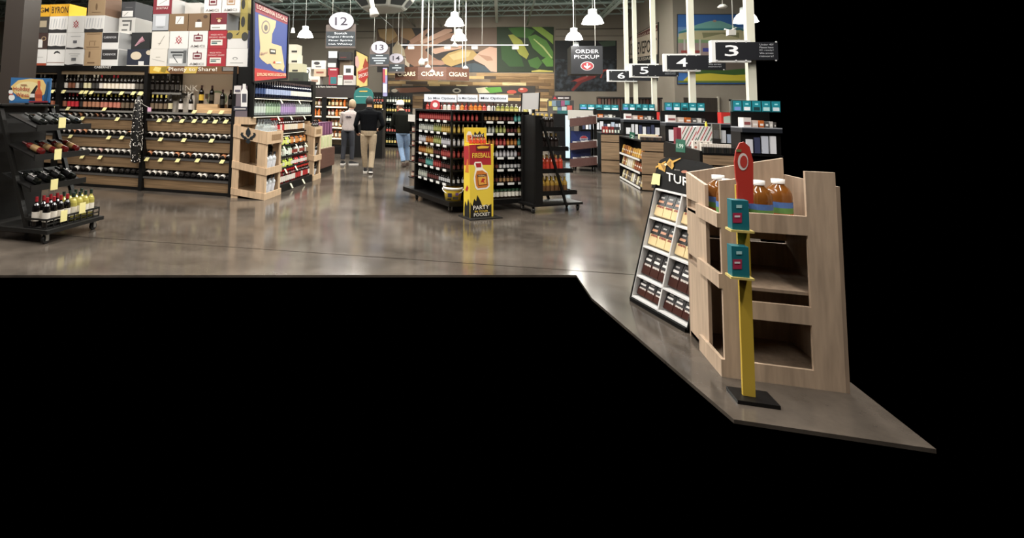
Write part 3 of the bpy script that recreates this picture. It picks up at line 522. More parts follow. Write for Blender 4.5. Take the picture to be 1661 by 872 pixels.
carton(137, 163.5, 0, tan, 'tan wine carton with brown stamped print, lowest in its stack', [('#6d543c', R(.25, .5, .36, .85)), ('#6d543c', R(.2, .15, .65, .22))])
carton(164, 192, 0, wht, 'white carton with a black carnivor panel, resting on the header', [(B, R(.03, .38, .94, .97))], [('CARNIVOR', .12, .62, .86, .13, '#d0d0d2'), ], sidecol='#8d8d8c')
carton(206, 243, 0, '#1f2433', 'navy carton with a cream oval label next to the share header', [('#d3c5ad', EL(.4, .62, .24, .24)), ('#c8bca6', EL(.95, .8, .12, .14, 12)), (wht, R(.52, .06, .76, .3)), ('#d8d2c6', R(0, 0, 1, .07))], dy=.05)
carton(58, 77.5, 1, '#3a2722', 'dark brown carton with a white label and ring mark', [(wht, R(.12, .1, .6, .6)), ('#a58d6a', EL(.68, .65, .2, .14)), ('#3a2722', EL(.68, .65, .14, .09))])
carton(78, 108, 1, wht, 'white carton with grey birch lines and a black wavy base, middle row', lines()+wave())
carton(108.5, 136.5, 1, wht, 'white carton with small grey text and wavy black foot, middle row', [('#9a9a9a', R(.22, .75, .8, .78)), ('#66666a', R(.38, .35, .6, .52)), (B, [(0, 0), (1, 0), (1, .08), (.7, .13), (.4, .06), (0, .1)])])
carton(137, 165, 1, tan, 'tan carton with a brown outlined print panel, middle row', [('#6d543c', R(.12, .88, .9, .91)), ('#6d543c', R(.14, .1, .88, .13)), ('#7d644a', R(.3, .45, .7, .48)), ('#7d644a', R(.3, .2, .34, .42)), ('#7d644a', R(.6, .2, .64, .42))])
carton(165.5, 193, 1, wht, 'white carton with a black carnivor panel, upper one of the pair', [(B, R(.03, .38, .96, .97))], [('CARNIVOR', .12, .62, .86, .13, '#d0d0d2')], sidecol='#8d8d8c')
carton(213, 243, 1, '#1d1f20', 'black carton with a pink diagonal feather mark', [('#b58a94', [(.2, .2), (.28, .2), (.7, .55), (.6, .78), (.45, .6)]), ('#8a5a66', [(.3, .3), (.75, .5), (.7, .6)])], dy=.1)
carton(62, 79.5, 2, '#3b3733', 'charcoal carton with a tan label near the column', [('#a89a80', R(.05, .35, .8, .75))])
carton(80, 110, 2, wht, 'white carton with grey birch lines and black base under the yellow box', lines()+wave())
carton(110.5, 137, 2, wht, 'white carton with a red crossed diamond, between two birch-line cartons', dia)
carton(137.5, 169, 2, wht, 'white carton with grey birch lines and black base under the tall tan box', lines()+wave(), sidecol='#9b9a98')
carton(193, 219, 2, '#c2c0bb', 'grey-white carton with black scribbled print set back on the stack', [('#4a4a4a', R(.2, .75, .8, .85)), ('#5a5a58', R(.25, .5, .6, .6)), ('#5a5a58', R(.7, .2, .8, .85)), ('#6a6a68', R(.2, .2, .55, .3))], dy=.28, depth=.5, sidecol='#8f8d88')
carton(63.5, 82, 3, '#d9a21f', 'yellow carton with large dark serif letters, top left of stack', [], [('GM', .1, .35, .9, .4, '#4a3318')], hz=.23)
t = carton(82.5, 113, 3, '#d9a21f', 'yellow carton with a dark serif brand word, beside its twin', [], [('BYRON', .08, .25, .95, .55, '#4a3318')], hz=.23)
carton(143, 171, 3, '#9c8363', 'tall tan carton with a slim brown emblem on the top row', [('#6a5238', EL(.5, .45, .06, .18)), ('#6a5238', R(.25, .15, .75, .18))], hz=.36, sidecol='#5a4230')
carton(197, 220, 3, '#3c3d40', 'charcoal carton with a white label and grey lid on the top row', [(wht, R(.1, .05, .85, .42)), ('#5a5a5c', R(.3, .6, .8, .66)), ('#5a5a5a', [(.2, .1), (.24, .1), (.55, .36), (.5, .36)])], dy=.28, depth=.5, sidecol='#2c2d2f', hz=.3)
carton(243, 271.5, 0, offw, 'cream carton with a thin curved line, lowest on the share header', [('#a09a90', R(.35, .5, .6, .54)), ('#8a8680', [(.15, .42), (.17, .4), (.85, .25), (.85, .27)])])
carton(272, 304, 0, '#a9abab', 'grey carton covered in black botanical print with white label', [('#3a3c3c', R(.15, .75, .85, .85)), ('#4a4c4c', R(.25, .6, .75, .68)), ('#dadad8', R(.1, .15, .75, .45)), ('#3a3c3c', [(.25, .6), (.3, .6), (.55, .2), (.5, .2)]), ('#5a5c5c', R(.8, .2, .95, .9))])
carton(304.5, 335.5, 0, wht, 'white amici carton with maroon castle crest, lowest one', crn(), [('AMICI', .12, .08, .85, .13, '#8a8682')])
carton(336, 366.5, 0, red, 'red organic grapes carton with white label, resting on the header', [('#dcd6cc', R(.15, .18, .75, .5)), ('#4a6a6a', R(.2, .26, .5, .34)), ('#3a3a3a', R(.2, .38, .7, .42))], [('MADE WITH', .15, .72, .75, .09, '#e3b9b4'), ('ORGANIC GRAPES', .06, .58, .92, .09, '#e3b9b4')])
carton(367, 402, 0, wht, 'plain white carton with a small car mark at the stack end', [('#8a8a88', EL(.42, .45, .12, .08)), (wht, EL(.42, .43, .08, .05)), ('#6a6a68', R(.2, .2, .8, .22))], sidecol='#b0aeaa')
carton(246, 274.5, 1, offw, 'cream carton with one thin slanting pen stroke', [('#8d867a', [(.42, .2), (.45, .2), (.75, .75), (.72, .75)]), ('#8d867a', R(.38, .3, .55, .32))])
carton(275, 305.5, 1, wht, 'white carton with a red crossed diamond, beside an amici carton', dia)
carton(306, 337, 1, wht, 'white amici carton with maroon castle crest, second from header', crn(), [('AMICI', .12, .08, .85, .13, '#8a8682')])
carton(337.5, 368, 1, red, 'red organic grapes carton with white label, upper of the two', [('#dcd6cc', R(.15, .18, .78, .5)), ('#4a6a6a', R(.2, .26, .5, .34)), ('#3a3a3a', R(.2, .38, .7, .42))], [('MADE WITH', .15, .72, .8, .09, '#e3b9b4'), ('ORGANIC GRAPES', .06, .58, .95, .09, '#e3b9b4')])
carton(369, 402, 1, '#d5d3cf', 'white and olive carton with two black tyre arcs', [('#a3924f', R(0, .55, 1, 1)), ('#3a3a34', EL(.1, .7, .16, .2)), ('#3a3a34', EL(.85, .65, .16, .25)), (B, [(.4, .75), (.6, .95), (.5, .75)])])
carton(247.5, 273.5, 2, '#a9acb0', 'shiny silver carton with faint embossing', [('#c9ccd0', R(.2, .3, .8, .9)), ('#8a8d90', R(.3, .2, .7, .26)), ('#2c2c2c', R(0, 0, 1, .06))])
carton(274, 305, 2, '#7d6447', 'brown carton with a square white label', [(wht, R(.35, .4, .78, .85)), ('#6a5238', [(.42, .45), (.45, .45), (.65, .8), (.62, .8)])])
carton(305.5, 340, 2, '#7a6146', 'brown carton with a small white label and dark crest', [(wht, R(.34, .2, .64, .5)), ('#4a3626', EL(.5, .58, .09, .08)), ('#4a3626', EL(.8, .8, .1, .1, 12))])
carton(341.5, 368, 2, '#6f1f2a', 'dark red carton with a gold crest and white base band', [(wht, R(.02, .04, .98, .34)), ('#8a8a80', R(.1, .14, .6, .2)), ('#b58a4a', R(.35, .66, .7, .7)), ('#d0b8a0', EL(.53, .55, .1, .09))], sidecol='#8a8c90')
carton(389, 402, 2, '#9a8c4a', 'olive carton with a black bird mark, below the top one', [('#2f2f2a', EL(.4, .5, .25, .3))], dy=.06, hz=.31)
carton(248.5, 279, 3, '#7c1f2b', 'dark red carton with white label reading bortiaz', [(wht, R(.2, .5, .85, .95)), ('#5a5a58', [(.3, .6), (.33, .6), (.8, .9), (.75, .9)])], [('BORTIAZ', .2, .28, .82, .14, '#dcc6c0')], hz=.29, sidecol='#a9a9a8', depth=.5)
carton(300, 326, 3, '#bdbcb8', 'pale grey carton turned aside on the top row', [('#a5a4a0', R(.1, .1, .9, .2))], dy=.3, hz=.25)
carton(331, 359.5, 3, wht, 'white amici carton with maroon crest on the top row', crn(), [('AMICI', .12, .08, .85, .13, '#8a8682')], dy=.02, hz=.33)
carton(360, 389, 3, wht, 'white amici carton with a tan crest on the top row', crn('#a3805e'), [('AMICI', .12, .08, .85, .13, '#8a8682')], dy=.02, hz=.33)
carton(390.5, 402.5, 3, '#a3944f', 'olive carton with a black bird mark, topmost at the stack end', [('#2f2f2a', EL(.35, .5, .25, .3)), ('#2f2f2a', [(.5, .85), (.9, .9), (.6, .7)])], dy=.06, hz=.3)
# ================================================================ DARK COLUMN
a, b = U(2, 100, ('y', 7)).x, U(32, 100, ('y', 7)).x
tag(MB().box(a, b, 7.0, 7.33, 0, 6.6, M('#37302b', .5)).build('column', org=(b, 7.1, 0)), 'tall dark brown square column behind the holiday wine rack', 'column')
# ================================================================ HOLIDAY RACK
fm = M('#161513', .5, spec=.3); fm2 = M('#100f0e', .55, spec=.25)
def caster(t, x, y, z=0):
    f = MB().box(x-.028, x-.02, y-.02, y+.02, z+.03, z+.105, M('#b9b9b6', .3, .9)).box(x+.02, x+.028, y-.02, y+.02, z+.03, z+.105, M('#b9b9b6', .3, .9)).box(x-.032, x+.032, y-.032, y+.032, z+.1, z+.11, M('#b9b9b6', .3, .9)).build('caster', t)
    MB().cyl((x-.016, y, z+.045), (x+.016, y, z+.045), .045, M('#141312', .4), 14).build('wheel', f)
t = thing('holiday_wine_rack', 'black wheeled A-frame rack with sloped wine trays under a holiday sign', 'rack', (-5.1, 5.1, 0)); HR = t
for y in (4.76, 5.46):
    MB().bar((-5.5, y, 1.46), (-4.98, y, .13), .04, .05, fm).build('leg', t); MB().box(-5.62, -5.57, y-.025, y+.025, .13, 1.46, fm).build('upright', t)
MB().box(-5.75, -4.66, 4.7, 5.52, .11, .15, fm).build('base', t); MB().box(-5.62, -5.56, 4.76, 5.46, .15, 1.455, M('#141312', .6)).build('back_panel', t)
MB().box(-5.66, -5.42, 4.72, 5.5, 1.455, 1.475, fm).build('top_shelf', t)
for x, y in ((-4.74, 4.76), (-4.74, 5.44), (-5.68, 4.76), (-5.68, 5.44)): caster(t, x, y)
random.seed(9)
tr = [(1.22, -4.93, '#12150f', '#2c3524', 'dark green'), (.90, -4.93, '#6f1f1f', '#b39a6a', 'red and gold'), (.565, -4.95, '#100f10', '#151415', 'black')]
for z, xl, lc, l2, d in tr:
    MB().hexa([(xl, 4.74, z-.015), (xl, 5.48, z-.015), (xl-.42, 5.48, z+.135), (xl-.42, 4.74, z+.135), (xl, 4.74, z), (xl, 5.48, z), (xl-.42, 5.48, z+.15), (xl-.42, 4.74, z+.15)], fm2).build('tray', t)
    MB().box(xl, xl+.015, 4.72, 5.5, z-.03, z+.035, fm).build('tray_lip', t)
    p = U({1.22: 101, .90: 94, .565: 88}[z], {1.22: 199, .90: 250, .565: 299}[z], ('x', xl+.018)); MB().box(xl+.016, xl+.02, p.y-.05, p.y+.05, p.z-.06, p.z+.06, tagm).build('price_tag', t)
    for k in range(4):
        y = 4.86+.165*k; me = bottle('wine', M('#0e0f0c', .1, spec=.7), lc, lc) if z < .8 or z > 1 else bottle('low', M('#0e0f0c', .1, spec=.7), '#8a6a44', '#5a1a18'); o = inst(me, 'lying_wine_bottle', (xl-.03, y, z+.052), 0, 0, '%s-labelled wine bottle lying in a tray of the holiday rack' % d, 'bottle', '%s bottles in the holiday rack' % d)
        o.rotation_euler = (0, -math.radians(70.4), 0)
        if z < .6:
            mb = MB(); q = Vector((xl-.03, y, z+.052)); ax = Vector((-.942, 0, .335)); up = Vector((.335, 0, .942)); s0 = q+ax*.06+up*.039
            text3(mb, 'JC', s0+Vector((0, -.028, 0)), s0+Vector((0, .03, 0)), s0+Vector((0, -.028, 0))+ax*.1, M('#e6e0de', .5), .004)
            pr = mb.mesh('print', q); po = bpy.data.objects.new('print', pr); COL.objects.link(po); po.parent = o; po.matrix_parent_inverse = o.rotation_euler.to_matrix().to_4x4().inverted()
        if z > .8 and z < 1:
            o.data = bottle('wine', M('#5f1a18', .15, spec=.6), '#8f7247', '#3a0e0c')
bs = MB(); bs.box(-5.0, -4.72, 4.74, 5.5, .151, .16, fm2)
for x in (-5.0, -4.72): bs.bar((x, 4.74, .2), (x, 5.5, .2), .012, .012, fm).bar((x, 4.74, .25), (x, 5.5, .25), .018, .018, fm)
for y in (4.74, 5.5): bs.bar((-5.0, y, .25), (-4.72, y, .25), .018, .018, fm, (0, 0, 1))
for k in range(9): y = 4.74+.095*k; bs.bar((-4.72, y, .155), (-4.72, y, .25), .01, .01, fm)
bs.build('wire_basket', t)
for k, (px, d) in enumerate(((97, 4), (129, 3))): p = U((104, 134)[k], (350, 337)[k], ('x', -4.7)); MB().box(-4.705, -4.7, p.y-.045, p.y+.045, p.z-.06, p.z+.06, tagm).build('price_tag', t)
for r, x in enumerate((-4.79, -4.93)):
    for k in range(4): inst(bottle('wine', M('#0d0b0b', .1, spec=.7), '#d8d0c4', '#8e1f26'), 'wine_bottle', (x, 4.8+.092*k, .16), 0, 0, 'red wine bottle with white label and red cap in the rack basket', 'bottle', 'red-capped bottles in the rack basket', 1.05)
    for k in range(4): inst(bottle('wine', M('#b3a957', .1, alpha=.8), '#ddd6c6', '#1f2f27'), 'wine_bottle', (x, 5.17+.088*k, .16), 0, 0, 'pale yellow white-wine bottle with dark green cap in the rack basket', 'bottle', 'white wine bottles in the rack basket', 1.05)
sg = thing('holiday_sign', 'blue framed holiday wines sign with snowman and bottles atop the rack', 'sign', (-5.45, 5.05, 1.475)); PS = ('y', 5.05)
c = [U(15, 167, PS), U(80, 166.5, PS), U(83, 127, PS), U(18, 125.5, PS)]; zb = 1.476; MB().prism([Vector((p.x, 5.05, max(p.z, zb))) for p in c], (0, .012, 0), M('#3a6a9a', .5)).build('panel', sg)
mb = MB(); paint(mb, PS, [('#2f6aa0', [(16.5, 165), (79, 164.5), (81, 128.5), (19, 127.5)]), ('#e3c27a', [(30, 130), (50, 127.5), (70, 129), (75, 138), (73, 152), (60, 161), (36, 160), (22, 150), (18, 140)]), ('#e9d9a0', oval(46, 144, 22, 12)), ('#e8e6e2', oval(19.5, 158, 5, 5)), ('#e8e6e2', oval(18, 149, 3.5, 3.5)), ('#222222', rect(15.5, 142.5, 20.5, 146)), ('#c03a32', rect(15.5, 152, 22, 153.5)), ('#1f1c1a', [(48, 162), (50, 152), (56, 143), (60, 138), (62, 139), (58, 148), (57, 162)]), ('#dcd8d0', [(49, 158), (50, 152), (57, 152), (57, 158)]), ('#c9603c', [(58, 164), (58, 150), (62, 143), (62, 131), (66, 131), (66, 143), (69, 150), (69, 164)]), ('#a5452c', rect(58.5, 153, 68.5, 159)), ('#1f4a6a', [(71, 162), (75, 145), (78, 132), (80, 132), (78, 150), (76, 163)]), ('#8a2530', rect(48, 163.6, 79, 166))], .002, .0007)
textp(mb, PS, 'Holiday', 23, 149, 50, 149, 8.5, M('#a8392c', .6), .013); textp(mb, PS, 'Wines', 27, 157, 48, 157.5, 7, M('#a8392c', .6), .013); paint(mb, PS, [('#9a6a4a', rect(35, 137, 45, 138.6))], .013)
mb.build('print', sg, fix=False); MB().box(-5.48, -5.43, 5.06, 5.075, 1.476, 1.6, fm).build('stand', sg)
# ================================================================ LOCAL SPIRITS GONDOLA WITH POSTER
GX = -3.98; led = M('#fff4dc', .5, emit=2)
t = thing('spirits_gondola', 'black spirits gondola beside the wine wall with a tall local poster', 'shelving', (-4.2, 9.2, 0))
MB().box(-4.29, -4.25, 8.66, 10.9, 0, 1.98, M('#8d8376', .6)).build('back_panel', t)
MB().box(-4.29, GX, 7.99, 8.03, 1.325, 2.155, blk).box(-4.1, GX, 7.99, 8.03, 2.155, 3.3, blk).box(-4.28, -4.22, 8.6, 8.66, 0, 1.325, blk).build('end_post', t)
MB().box(-4.3, GX-.02, 10.86, 10.9, 0, 1.98, blk).build('end_post', t)
MB().box(-4.3, -3.74, 8.62, 10.28, 0, .13, blk).build('base_deck', t)
for z, x1, y0 in ((1.66, GX+.02, 8.03), (1.35, GX+.02, 8.03), (1.03, -3.9, 8.63), (.80, -3.86, 8.63), (.6, -3.84, 8.63), (.4, -3.82, 8.63)):
    ye = 10.85 if z > 1.2 else 10.27
    MB().box(-4.29, x1, y0, ye, z-.025, z, blk).build('shelf', t)
    if z > 1: MB().box(x1-.05, x1-.03, y0+.05, ye-.05, z-.035, z-.026, led).build('shelf_light', t)
for z, x1, ys in ((1.66, GX+.03, (9.0, 9.9)), (1.35, GX+.03, (8.9, 9.5, 10.2)), (.8, -3.85, (9.0, 9.6, 10.1)), (.4, -3.81, (9.0, 9.5)), (.13, -3.73, (9.1, 9.7))):
    for y in ys: MB().hexa([(x1, y-.03, z-.02), (x1, y+.03, z-.02), (x1+.004, y+.03, z-.02), (x1+.004, y-.03, z-.02), (x1+.05, y-.03, z-.1), (x1+.05, y+.03, z-.1), (x1+.054, y+.03, z-.1), (x1+.054, y-.03, z-.1)], M('#ddd8b8', .6)).build('price_tag', t)
ps = thing('local_poster', 'tall blue and red poster with a tan state map in a black frame', 'poster', (GX, 8.6, 1.9)); PP = ('x', GX)
c = [U(410, 133.5, PP), U(464.5, 127.5, PP), U(468, 25, PP), U(410.5, 0, PP)]
for i in range(4):
    a, b = c[i], c[(i+1) % 4]; MB().bar(a, b, .04, .05, blk).build('frame', ps)
MB().prism(c, (-.015, 0, 0), M('#3d4a86', .5)).build('panel', ps)
mb = MB(); paint(mb, PP, [('#3a4a8e', [(413, 130), (463, 125), (466.5, 27), (413.5, 3)]), ('#8e3340', [(413.5, 3), (466.5, 27), (466, 40), (414, 19)]), ('#b8322f', [(411, 132), (463.5, 126.5), (463.8, 119), (411.5, 110)]), ('#d2b98e', [(418.5, 23), (447.5, 34), (446, 44), (441, 55), (440, 70), (456, 75), (457.5, 86), (459, 95), (461, 108), (459, 116), (454, 112), (449, 113), (443, 110), (438, 103), (433, 104), (424, 97), (420, 92), (421.5, 78), (420, 58), (419, 40)]), ('#8a8078', oval(430.5, 44, 7, 11)), ('#d2b98e', oval(430.5, 44, 5.4, 8.5)), ('#6a645e', oval(430.5, 45, 3, 5)), ('#2f2b2a', [(436.5, 79), (446.5, 80), (446.5, 88), (437, 87)]), ('#d8d0c0', [(438, 81), (445, 82), (445, 85), (438, 84)]), ('#c0453a', oval(444, 101, 1.3, 2, 10)), ('#e6dccb', [(446.5, 100), (455, 100), (455, 103), (446.5, 103)])], .003, .0012)
textp(mb, PP, 'LOUISIANA LOCALS', 415, 13.5, 464.5, 36, 7.5, M('#e8c9b8', .5), .02)
textp(mb, PP, 'EXPLORE MORE & DISCOVER', 415.5, 123, 462.5, 123.5, 5, M('#f0d9b0', .5), .02)
textp(mb, PP, 'Bayou', 422, 91, 432, 88, 6, M('#7a4a5a', .5), .02, False)
mb.build('print', ps, fix=False)
random.seed(11)
navy = M('#171b2b', .12, spec=.6)
for r, x in enumerate((-4.05, -4.15)):
    n = 27
    for k in range(n):
        y = 8.08+2.72*k/(n-1); lc, d = (('#3d5382', 'dark bottle with a blue label'), ('#a9b6d4', 'dark bottle with a pale blue label'), ('#e6e2d8', 'bottle with a cream label'))[0 if k < 5 else 1 if k < 16 else 2]
        inst(bottle('tall', navy, lc, '#4a3c3c'), 'spirit_bottle', (x, y, 1.66), 0, 0, d+' on the top shelf under the poster', 'bottle', 'top shelf bottles of the spirits gondola', (1, 1, .96))
for k in range(26):
    y = 8.1+2.7*k/25; d = ('clear', 'green-tinted', 'lilac-tinted')[0 if k < 5 else 1 if k < 11 else 2 if k < 18 else 0]; g = {'clear': CLEAR(), 'green-tinted': M('#9db8a0', .06, alpha=.55, spec=.8), 'lilac-tinted': M('#b4a3c6', .06, alpha=.6, spec=.8)}[d]
    inst(bottle('spirit', g, {'clear': '#c4cfc6', 'green-tinted': '#a9c0a2', 'lilac-tinted': '#a98fbc'}[d], '#3a3a38'), 'spirit_bottle', (-4.06, y, 1.35), 0, 0, d+' square-shouldered bottle on the lit gondola shelf', 'bottle', 'clear bottles on the lit gondola shelf')
def tier(z, x, y0, y1, n, specs, place, kind='spirit', sc=1, rows=1):
    if kind == 'jar': kind, sc = 'spirit', (.85, .85, .58)
    for k in range(n):
        c, lc, cc, d = specs[min(len(specs)-1, int(k*len(specs)/n))]; c2 = c if k % 3 else '#241a14'
        for r in range(rows): inst(bottle(kind, c2, lc if k % 4 else '#d5d0c4', cc), 'spirit_bottle', (x-.1*r, y0+(y1-y0)*k/(n-1), z), 0, 0, '%s %s' % (d, place), 'bottle', 'bottles '+place, sc)
tier(1.03, -3.96, 8.68, 10.2, 17, [('#5a1a1a', '#b3262c', '#8a1c20', 'bottle with red label'), ('#2a1712', '#d8cdb8', '#241a16', 'dark bottle with cream label'), ('#2a1712', '#c9a27a', '#3a1a16', 'dark bottle with tan label')], 'on the third gondola shelf', sc=(1, 1, .95))
tier(.80, -3.92, 8.68, 10.2, 20, [('#c3cc5c', '#d5dc7c', '#e0e0d0', 'lime-yellow mixer bottle'), ('#a8622c', '#c98a4a', '#2a1a14', 'orange mixer bottle')], 'on the mixer shelf', 'jar', (1, 1, 1.3))
tier(.60, -3.9, 8.68, 10.2, 17, [('#cfdcc8', '#dfe6da', '#6a9a6a', 'pale green mixer bottle'), ('#d8d2c8', '#8a3a2c', '#2a2018', 'red-labelled mixer bottle')], 'on the shelf below the mixers', 'jar', (1, 1, 1.3))
tier(.40, -3.88, 8.68, 10.2, 17, [('#bccb52', '#cfd87a', '#d8d8c8', 'bright lime bottle'), ('#c03030', '#d8d0c8', '#8a2020', 'red and white bottle')], 'on the lowest gondola shelf', 'jar', (1, 1, 1.3))
tier(.13, -3.82, 8.68, 10.2, 17, [('#5a1518', '#d8d0c8', '#b81f26', 'red-capped dark bottle'), ('#2a1210', '#a82a2a', '#c23a32', 'dark bottle with red label')], 'on the gondola deck', 'spirit', (1, 1, .86), 2)
# ================================================================ WOODEN CRATE TOWERS
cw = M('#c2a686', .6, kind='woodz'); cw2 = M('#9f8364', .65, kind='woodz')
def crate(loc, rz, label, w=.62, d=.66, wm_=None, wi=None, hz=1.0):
    wd, wi = wm_ or cw, wi or cw2; t = thing('crate_tower', label, 'crate', loc); X = Matrix.Translation(Vector(loc)) @ Matrix.Rotation(rz, 4, 'Z') @ Matrix.Diagonal((1, 1, hz, 1))
    B = lambda: MB(X)
    for y0 in (0, w-.02):
        B().box(-d, -d+.12, y0, y0+.02, 0, 1.2, wd).build('side_board', t); B().box(-.17, -.02, y0, y0+.02, 0.03, 1.0, wd).build('side_board', t)
        ya, yb = (y0-.015, y0) if y0 == 0 else (y0+.02, y0+.035)
        for za, zb, h in ((.99, .89, .2), (.49, .39, .115), (.06, .0, .105)):
            B().hexa([(-d, ya, za), (0, ya, zb), (0, yb, zb), (-d, yb, za), (-d, ya, za+h), (0, ya, zb+h), (0, yb, zb+h), (-d, yb, za+h)], wd).build('cross_board', t)
    for z, h in ((.89, .2), (.39, .115), (0, .105)): B().box(-.02, 0, 0, w, z, z+h, wd).build('lip', t)
    for y in (.02, w-.07): B().box(-.04, -.02, y, y+.05, .03, .95, wd).build('stile', t)
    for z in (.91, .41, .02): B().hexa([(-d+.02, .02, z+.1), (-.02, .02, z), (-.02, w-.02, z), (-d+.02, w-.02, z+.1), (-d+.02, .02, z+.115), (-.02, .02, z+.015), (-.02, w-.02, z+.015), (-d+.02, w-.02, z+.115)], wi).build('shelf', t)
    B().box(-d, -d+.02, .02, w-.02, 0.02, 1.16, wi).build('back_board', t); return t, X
t, X = crate((-3.68, 7.94, 0), 0, 'pale wooden crate tower with a dark fleur-de-lis beside the wine wall', d=.61); C1 = t
mb = MB(); fl = M('#3a4044', .4, .6); pf = ('y', 7.93)
for pts in ([(403, 206), (406.5, 212), (407, 217), (404, 222), (402, 222), (399, 217), (399.5, 212)], [(400, 222), (396, 220), (394, 217), (395.5, 215), (392, 214.5), (390.5, 218), (392.5, 222), (397, 225), (401, 224.5)], [(406, 222), (410, 220), (412, 217.5), (410.5, 215.5), (414, 215), (415.5, 218.5), (413.5, 222.5), (409, 225), (405, 224.5)], [(396, 224), (410, 224.5), (410, 226.5), (396, 226)], [(401, 226), (405, 226), (407, 230), (403, 233), (399, 230)]):
    mb.prism([U(x, y, pf) for x, y in pts], (0, -.012, 0), fl)
mb.build('fleur_de_lis', t); p = U(420, 219, ('y', 7.934)); MB().cyl((p.x, 7.934, p.z), (p.x, 7.93, p.z), .02, M('#8a6a4a', .7), 10).build('knot', t)
mb = MB(); mb.poly([(-3.678, 8.1, .94), (-3.678, 8.48, .94), (-3.678, 8.48, 1.04), (-3.678, 8.1, 1.04)], M('#8a6c4a', .7, kind='heather')); mb.build('print', t, fix=False)
t, X = crate((-3.72, 10.3, 0), 0, 'pale wooden crate tower at the far end of the spirits gondola', .45, .4)
mb = MB(); mb.poly([(-3.718, 10.38, .94), (-3.718, 10.68, .94), (-3.718, 10.68, 1.04), (-3.718, 10.38, 1.04)], M('#8a6c4a', .7, kind='heather')); mb.build('print', t, fix=False)
def on_shelf(o, xf, dx, y, z, d):      # stand bottle o square on the sloped shelf of the crate whose front is at xf
    sl = .1/(d-.04); o.location = (xf-dx, y, z+.015+(dx-.02)*sl); o.rotation_euler = (0, math.atan(sl), 0)
for z, nm in ((.41, 'middle'), (.02, 'bottom')):
    for k in range(3): on_shelf(inst(bottle('spirit', '#c9cdd0', '#dfe3ea', '#1f2126'), 'vodka_bottle', (0, 0, 0), 0, 0, 'clear bottle with white and blue label in the fleur crate %s shelf' % nm, 'bottle', 'clear bottles in the fleur crate '+nm, (1.15, 1.15, 1.1)), -3.68, .12, 8.1+.15*k, z, .61)
    for k in range(2): on_shelf(inst(bottle('spirit', '#26221f', '#dfe0e0', '#151313'), 'vodka_bottle', (0, 0, 0), 0, 0, 'dark bottle with white label in the far crate %s shelf' % nm, 'bottle', 'bottles in the far crate '+nm, (1.1, 1.1, 1.1)), -3.72, .13, 10.42+.17*k, z, .4)
for r in range(2):
    for k in range(5): on_shelf(inst(bottle('tall', CLEAR(), '#d5dade', '#55585c'), 'vodka_bottle', (0, 0, 0), 0, 0, 'tall clear vodka bottle with white label standing in the fleur crate top', 'bottle', 'tall bottles in the fleur crate top', (1.1, 1.1, 1.0)), -3.68, .13+.13*r, 8.03+.105*k, .91, .61)
for k in range(3): on_shelf(inst(bottle('spirit', '#1c1816', '#dcd8ce', '#121110'), 'spirit_bottle', (0, 0, 0), 0, 0, 'black bottle with white label standing in the far crate top', 'bottle', 'bottles in the far crate top'), -3.72, .13, 10.4+.12*k, .91, .4)
p = U(383, 190, ('y', 8.2)); bx = tag(MB().box(-4.288, -4.02, 7.95, 8.2, 1.2, 1.32, cw).build('wooden_box', org=(-4.16, 8.1, 1.201)), 'small pale wooden box on top of the fleur crate', 'box')
ad = thing('bottle_ad', 'small grey standing ad card with a white bottle cut-out beside the alcove', 'sign', (-4.2, 7.955, 1.32)); pa = ('y', 7.955)
c = [U(378, 180, pa), U(401, 180, pa), U(401, 139, pa), U(380, 138, pa)]; MB().prism([Vector((max(q.x, -4.286), 7.955, 1.32 if i < 2 else q.z)) for i, q in enumerate(c)], (0, .01, 0), M('#6d6268', .5)).build('card', ad)
mb = MB(); paint(mb, pa, [('#d2ccc8', [(379, 152), (391, 152), (391, 139), (380, 139)]), ('#3a3944', rect(379, 172, 401, 179.5)), ('#e2e0dc', [(391, 173), (391, 148), (394, 143), (394, 136), (399, 136), (399, 143), (402, 148), (401, 173)]), ('#4a4a52', rect(393, 152, 400, 166))], .002); paint(mb, pa, [('#5a5460', rect(381.5, 145.5, 390, 149))], .008); paint(mb, pa, [('#c9c4c0', rect(381, 175.5, 399, 177.3))], .008); mb.build('print', ad, fix=False)
# box stand beyond the far crate
t = thing('box_stand', 'low reddish wooden stand of boxed bottles beyond the far crate', 'stand', (-4.2, 11.6, 0))
MB().box(-4.5, -3.92, 10.95, 12.3, .12, .55, M('#5a3a2e', .55, kind='woody')).build('body', t); MB().box(-4.48, -3.96, 11.0, 12.25, 0, .12, blk).build('plinth', t)
for r in range(2):
    for k in range(6):
        o = MB().box(-4.16+.0, -3.98, 11.0+.21*k, 11.19+.21*k, .551+.3*r, .849+.3*r, M('#d5cfae' if r == 0 else '#5a2a4c', .6)).box(-3.979, -3.977, 11.03+.21*k, 11.16+.21*k, .58+.3*r, .82+.3*r, M('#b9bd8e' if r == 0 else '#7a4a6a', .6)).build('gift_box', org=(-4.07, 11.1+.21*k, .551+.3*r))
        tag(o, ('cream bottle gift box in the lower row of the reddish stand', 'plum bottle gift box on the upper row of the reddish stand')[r], 'box', ('cream', 'plum')[r]+' gift boxes on the stand')
